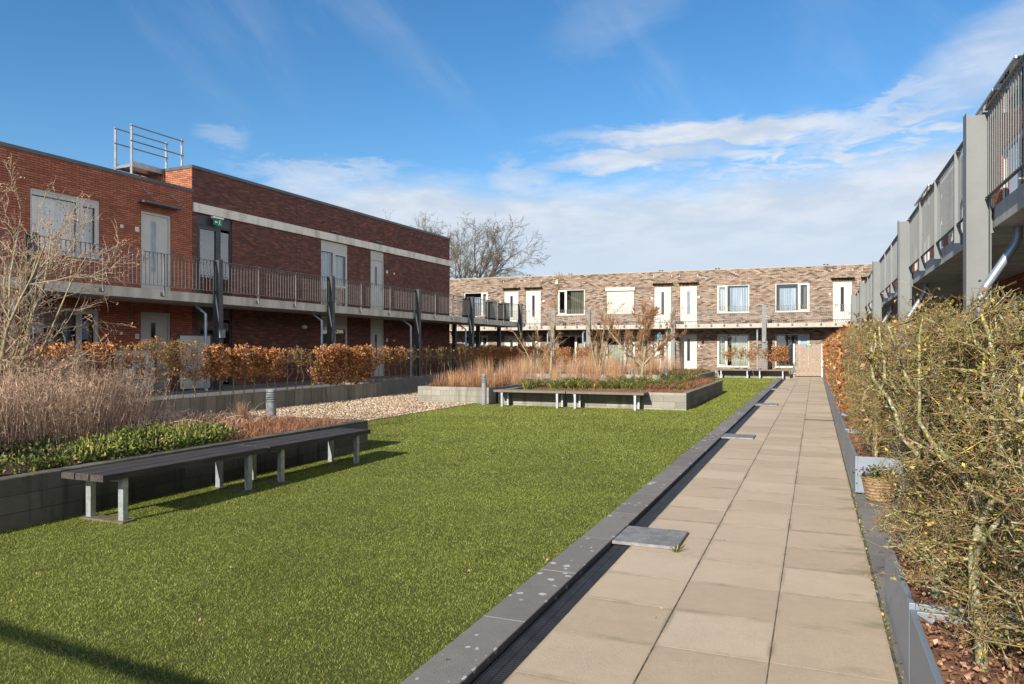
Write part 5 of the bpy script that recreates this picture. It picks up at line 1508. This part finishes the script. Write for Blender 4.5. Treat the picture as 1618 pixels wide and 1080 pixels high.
# ---- turf blades, near ones finer
def turf():
    B = []; T = []; W = []
    zones = [(-6.8, -1.87, 2.2, 5.2, 15000, .0135, .0036), (-6.8, -1.87, 5.2, 8, 9500, .0145, .0042), (-6.8, -1.87, 8, 10.2, 5200, .016, .006), (-9.3, -1.87, 10.2, 14, 3400, .018, .0075), (-9.3, -1.87, 14, 19.4, 1700, .026, .010), (-3.1, -1.87, 19.4, 28, 1400, .028, .012), (-4.9, -1.87, 27.6, 41.2, 600, .030, .018)]
    for (x0, x1, y0, y1, dn, h, w) in zones:
        n = int((x1 - x0) * (y1 - y0) * dn)
        x = rng.uniform(x0, x1, n); y = rng.uniform(y0, y1, n)
        # keep what the lens and its neighbourhood can see
        keep_ = (x > -y * 1.75 - 0.4) if y0 < 6 else np.ones(n, bool)
        x, y = x[keep_], y[keep_]; n = len(x)
        b = np.stack([x, y, SL * y - .001], 1); L = h * rng.uniform(.55, 1.25, n)
        a = rng.uniform(0, 6.283, n); s = np.abs(rng.normal(size=n)) * .62
        # tufts lean together
        la = rng.uniform(0, 6.283, 4096)[((np.floor(x * 38) * 131 + np.floor(y * 38) * 57) % 4096).astype(int)]; dx = np.cos(a) * s + np.cos(la) * .55; dy = np.sin(a) * s + np.sin(la) * .55
        B.append(b); T.append(b + np.stack([dx * L, dy * L, L], 1)); W.append(np.full(n, w))
    b = np.concatenate(B); t = np.concatenate(T); w = np.concatenate(W)[:, None]; n = len(b)
    sd = rng.normal(size=(n, 3)); sd[:, 2] *= .2; sd /= np.linalg.norm(sd, axis=1, keepdims=True)
    V = np.stack([b - sd * w * .5, b + sd * w * .5, t], 1).reshape(-1, 3)
    F = np.arange(n * 3, dtype=np.int32).reshape(-1, 3)
    return prep(link('artificial_grass', np_mesh('artificial_grass', V, F, M['turf'])), 'short green artificial turf covering the courtyard lawn', 'turf', None, 'stuff')


turf()


def pebbles():
    n = 15000
    x = rng.uniform(-13.7, -9.36, n); y = rng.uniform(10.3, 24.2, n)
    kp = (y < 19.5) | (x < -11.4); x, y = x[kp], y[kp]; n = len(x)
    r = rng.uniform(.014, .034, n)
    O = vec(*[0] * 3) + np.array([(1, 0, 0), (0, 1, 0), (-1, 0, 0), (0, -1, 0), (0, 0, 1), (.6, .6, .55), (-.6, .6, .55), (-.6, -.6, .55), (.6, -.6, .55)])
    a = rng.uniform(0, 6.283, n); c, s = np.cos(a), np.sin(a)
    P = O[None] * np.stack([r * rng.uniform(.9, 1.5, n), r, r * rng.uniform(.5, .9, n)], 1)[:, None, :] * rng.uniform(.8, 1.2, (n, 9, 1))
    V = np.stack([P[..., 0] * c[:, None] - P[..., 1] * s[:, None] + x[:, None], P[..., 0] * s[:, None] + P[..., 1] * c[:, None] + y[:, None], P[..., 2] + (SL * y + .016)[:, None]], -1)
    f = np.array([(0, 5, 8), (0, 1, 5), (1, 6, 5), (1, 2, 6), (2, 7, 6), (2, 3, 7), (3, 8, 7), (3, 0, 8), (4, 8, 5), (4, 5, 6), (4, 6, 7), (4, 7, 8)])
    F = (np.arange(n) * 9)[:, None, None] + f[None]
    return prep(link('pebbles', np_mesh('pebbles', V.reshape(-1, 3), F.reshape(-1, 3), M['pebble'], True)), 'loose tan and cream pebbles of the gravel bed', 'gravel', None, 'stuff')


pebbles()
n = 120
x = rng.uniform(-6.0, 0.3, n); y = rng.uniform(2.6, 20, n); zz = np.where(x < -1.87, .026, np.where(x > -1.42, .006, .05))
c = np.stack([x, y, zz + SL * y], 1)
prep(link('fallen_leaves', leaf_mesh('fallen_leaves', c, .017, M['tan_leaf'], rng, long=1.5)), 'scattered small withered leaves on the lawn, kerb and path', 'leaves', None, 'stuff')
m_ = 160
c = np.stack([rng.choice([.38, .385, .40], m_) + rng.normal(size=m_) * .006, rng.uniform(2.6, 9, m_), np.full(m_, .006)], 1); c[:, 2] += SL * c[:, 1]
prep(link('joint_weeds', leaf_mesh('joint_weeds', c, .014, M['olive_leaf'], rng, long=1.7, up=.5)), 'tiny weeds and debris in the joint beside the steel planter', 'weeds', None, 'stuff')
o = link('weed', clump_grass(80, 26, .07, .012, .008, M['strap'], .8, .3), None, None, (-1.03, 5.93, gz(5.9) + .03)); prep(o, 'small green weed at the corner of the nearest steel plate', 'weed')

# ---- basket, pot, bird house, parasol, screens
root = thing('flower_basket', 'wicker basket of violets beside the end of the steel planter', 'basket', (.64, 8.74, gz(8.7)), .15); root.scale = (.85, .85, .9)
b = MB(); pr = []
for i in range(15):
    t = i / 14; r = .155 + .055 * t + (.006 if i % 2 else -.004); pr.append((r, .01 + .26 * t))
pr += [(.222, .275), (.222, .29), (.195, .29), (.19, .25)]
b.lathe(pr, 28); b.build('basket', M['wicker'], root, smooth=False)
g = np.random.default_rng(8); c = g.normal(size=(260, 3)) * vec(.10, .10, .035) + vec(0, 0, .30)
link('foliage', leaf_mesh('foliage', c, .035, M['pachy'], g, up=.3), None, root)
c = g.normal(size=(60, 3)) * vec(.10, .09, .02) + vec(.02, 0, .35); link('flowers', leaf_mesh('flowers', c, .034, M['violet'], g, long=1.1, up=.2), None, root)

root = thing('flower_pot', 'round purple flower pot standing on the dark pavement at the right edge', 'pot', (2.62, 11.4, gz(11.4)))
b = MB(); b.lathe([(.09, 0), (.125, .12), (.145, .24), (.15, .26), (.135, .26), (.12, .21)], 24); b.build('pot', M['purple'], root, smooth=True)
c = g.normal(size=(160, 3)) * vec(.09, .09, .07) + vec(0, 0, .34); link('foliage', leaf_mesh('foliage', c, .04, M['pachy'], g, up=.2), None, root)

root = thing('evergreen_shrub', 'small dark evergreen shrub standing behind the lichened hedge', 'shrub', (1.62, 6.6, gz(6.6)))
c = g.normal(size=(420, 3)) * vec(.22, .25, .16) + vec(0, 0, .38); c[:, 2] = np.maximum(c[:, 2], .03)
link('foliage', leaf_mesh('foliage', c, .05, M['pachy'], g, long=1.8), None, root)
s = Segs()
for i in range(14): s.add(vec(0, 0, 0), c[i * 9], .008, .003)
link('stem', s.mesh('stem', M['stem_lichen'], 5), None, root)

root = thing('bird_house', 'pale blue wooden bird house with a tray hanging in the small tree', 'bird house', (-4.72, 23.95, 2.02), .3)
b = MB(); b.box(-.075, .075, -.06, .06, .03, .19); b.add([(-.075, -.06, .19), (.075, -.06, .19), (0, -.06, .26), (-.075, .06, .19), (.075, .06, .19), (0, .06, .26)], [(0, 1, 2), (5, 4, 3), (0, 3, 4, 1)]); b.build('box', M['sky_blue'], root)
b = MB(); b.add([(-.11, -.09, .175), (0, -.09, .278), (0, .09, .278), (-.11, .09, .175), (-.10, -.09, .16), (0, -.09, .263), (0, .09, .263), (-.10, .09, .16)], [(0, 1, 2, 3), (4, 7, 6, 5), (0, 4, 5, 1)]); b.add([(.11, -.09, .175), (0, -.09, .279), (0, .09, .279), (.11, .09, .175), (.10, -.09, .16), (0, -.09, .264), (0, .09, .264), (.10, .09, .16)], [(3, 2, 1, 0), (5, 6, 7, 4), (1, 5, 4, 0)]); b.build('roof', M['sky_blue'], root)
b = MB(); b.box(-.14, .14, -.11, .11, -.03, .0); b.build('tray', M['bench_grey'], root)
b = MB(); b.tube([(0, 0, .27), (0.02, 0, .75)], .006, 5); b.build('hanger', M['black'], root)

root = thing('garden_parasol', 'folded parasol in a dark grey cover wrapped in crumpled plastic below', 'parasol', (2.12, 13.9, gz(13.9)))
b = MB(); b.lathe([(.10, .95), (.135, 1.1), (.125, 1.45), (.115, 1.6), (.08, 1.69), (.02, 1.72)], 18); b.build('cover', M['chair_grey'], root, smooth=True)
b = MB(); b.lathe([(.20, .42), (.24, .55), (.20, .8), (.12, 1.0), (.10, 1.02)], 22)
gg = random.Random(4); b.v = [(x * gg.uniform(.82, 1.15), y * gg.uniform(.82, 1.15), z) for x, y, z in b.v]; b.build('plastic_wrap', M['foil'], root)
b = MB(); b.tube([(0, 0, .04), (0, 0, .97)], .022, 8); b.box(-.22, .22, -.22, .22, 0.0, .05); b.build('foot', M['slab_concrete'], root)


def screen(label, y, x0, x1, z1, z0=.08):
    root = thing('privacy_screen', label, 'screen', ((x0 + x1) / 2, y, gz(y)), 0, 'terrace screens on the right')
    h = (x1 - x0) / 2; n = 3; w = (2 * h - .12) / n
    b = MB()
    for k in range(n): b.box(-h + .06 + k * w + .004, -h + .06 + (k + 1) * w - .004, -.012, .012, z0, z1 - .04)
    b.build('panel', M['blue_panel'], root)
    for x in (-h, h):
        b = MB(); b.box(x - .03, x + .03, -.03, .03, 0.0, z1); b.build('post', M['anthracite'], root)
    b = MB(); b.box(-h + .03, h - .03, -.02, .02, z1 - .039, z1); b.build('top_rail', M['anthracite'], root)


screen('tall pale blue grey terrace screen nearest, seen through the bare twigs', 12.3, 2.0, 3.55, 2.15)
screen('lower pale blue grey terrace screen behind the parasol', 16.2, 1.75, 3.55, 1.5)
screen('pale blue grey terrace screen farthest along the right pavement', 22.6, 2.1, 3.55, 2.1)
# terrace screens on the left, behind the hedge
def screen_left(label, yl, z1, L=1.15):
    root = thing('terrace_screen', label, 'screen', (-18.51 + 1.2 * c_ + 0.0 - yl * s_ * 1.0, 17.67 + 1.2 * s_ + yl * c_, .5), ROT_L, 'grey terrace screens on the left')
    b = MB(); b.box(-.02, .02, -L / 2 + .04, L / 2 - .04, 0.05, z1 - .5 - .05); b.build('panel', M['panel_beige'], root)
    b = MB(); b.box(-.035, .035, -L / 2, L / 2, z1 - .549, z1 - .5); b.build('cap', M['anthracite'], root)
    for y in (-L / 2, L / 2):
        b = MB(); b.box(-.03, .03, y - .035, y + .035, 0.0, z1 - .5505); b.build('post', M['anthracite'], root)


screen_left('grey terrace screen with dark cap before the dark entrance', -.95, 2.2, 1.2)
screen_left('grey terrace screen with dark cap left of the lower grey door', -3.0, 1.75, 1.3)
screen_left('grey terrace screen with dark cap before the lower red wing', -5.0, 1.7, 1.3)
# steel rail added unseen behind the camera to cast the near lawn's shadow strip
root = thing('shadow_rail', 'slender steel rail added unseen behind the camera to cast a shadow on the near lawn', 'rail', (-5.08, -1.31, 0), math.atan(-.075))
b = MB(); b.tube([(-7, 0, 2.0), (3.0, 0, 2.0)], .036, 10); b.build('rail', M['pillar'], root, smooth=True)
for x in (-6.8, -3.6):
    b = MB(); b.tube([(x, 0, -.2), (x, 0, 1.98)], .025, 8); b.build('post', M['pillar'], root, smooth=True)
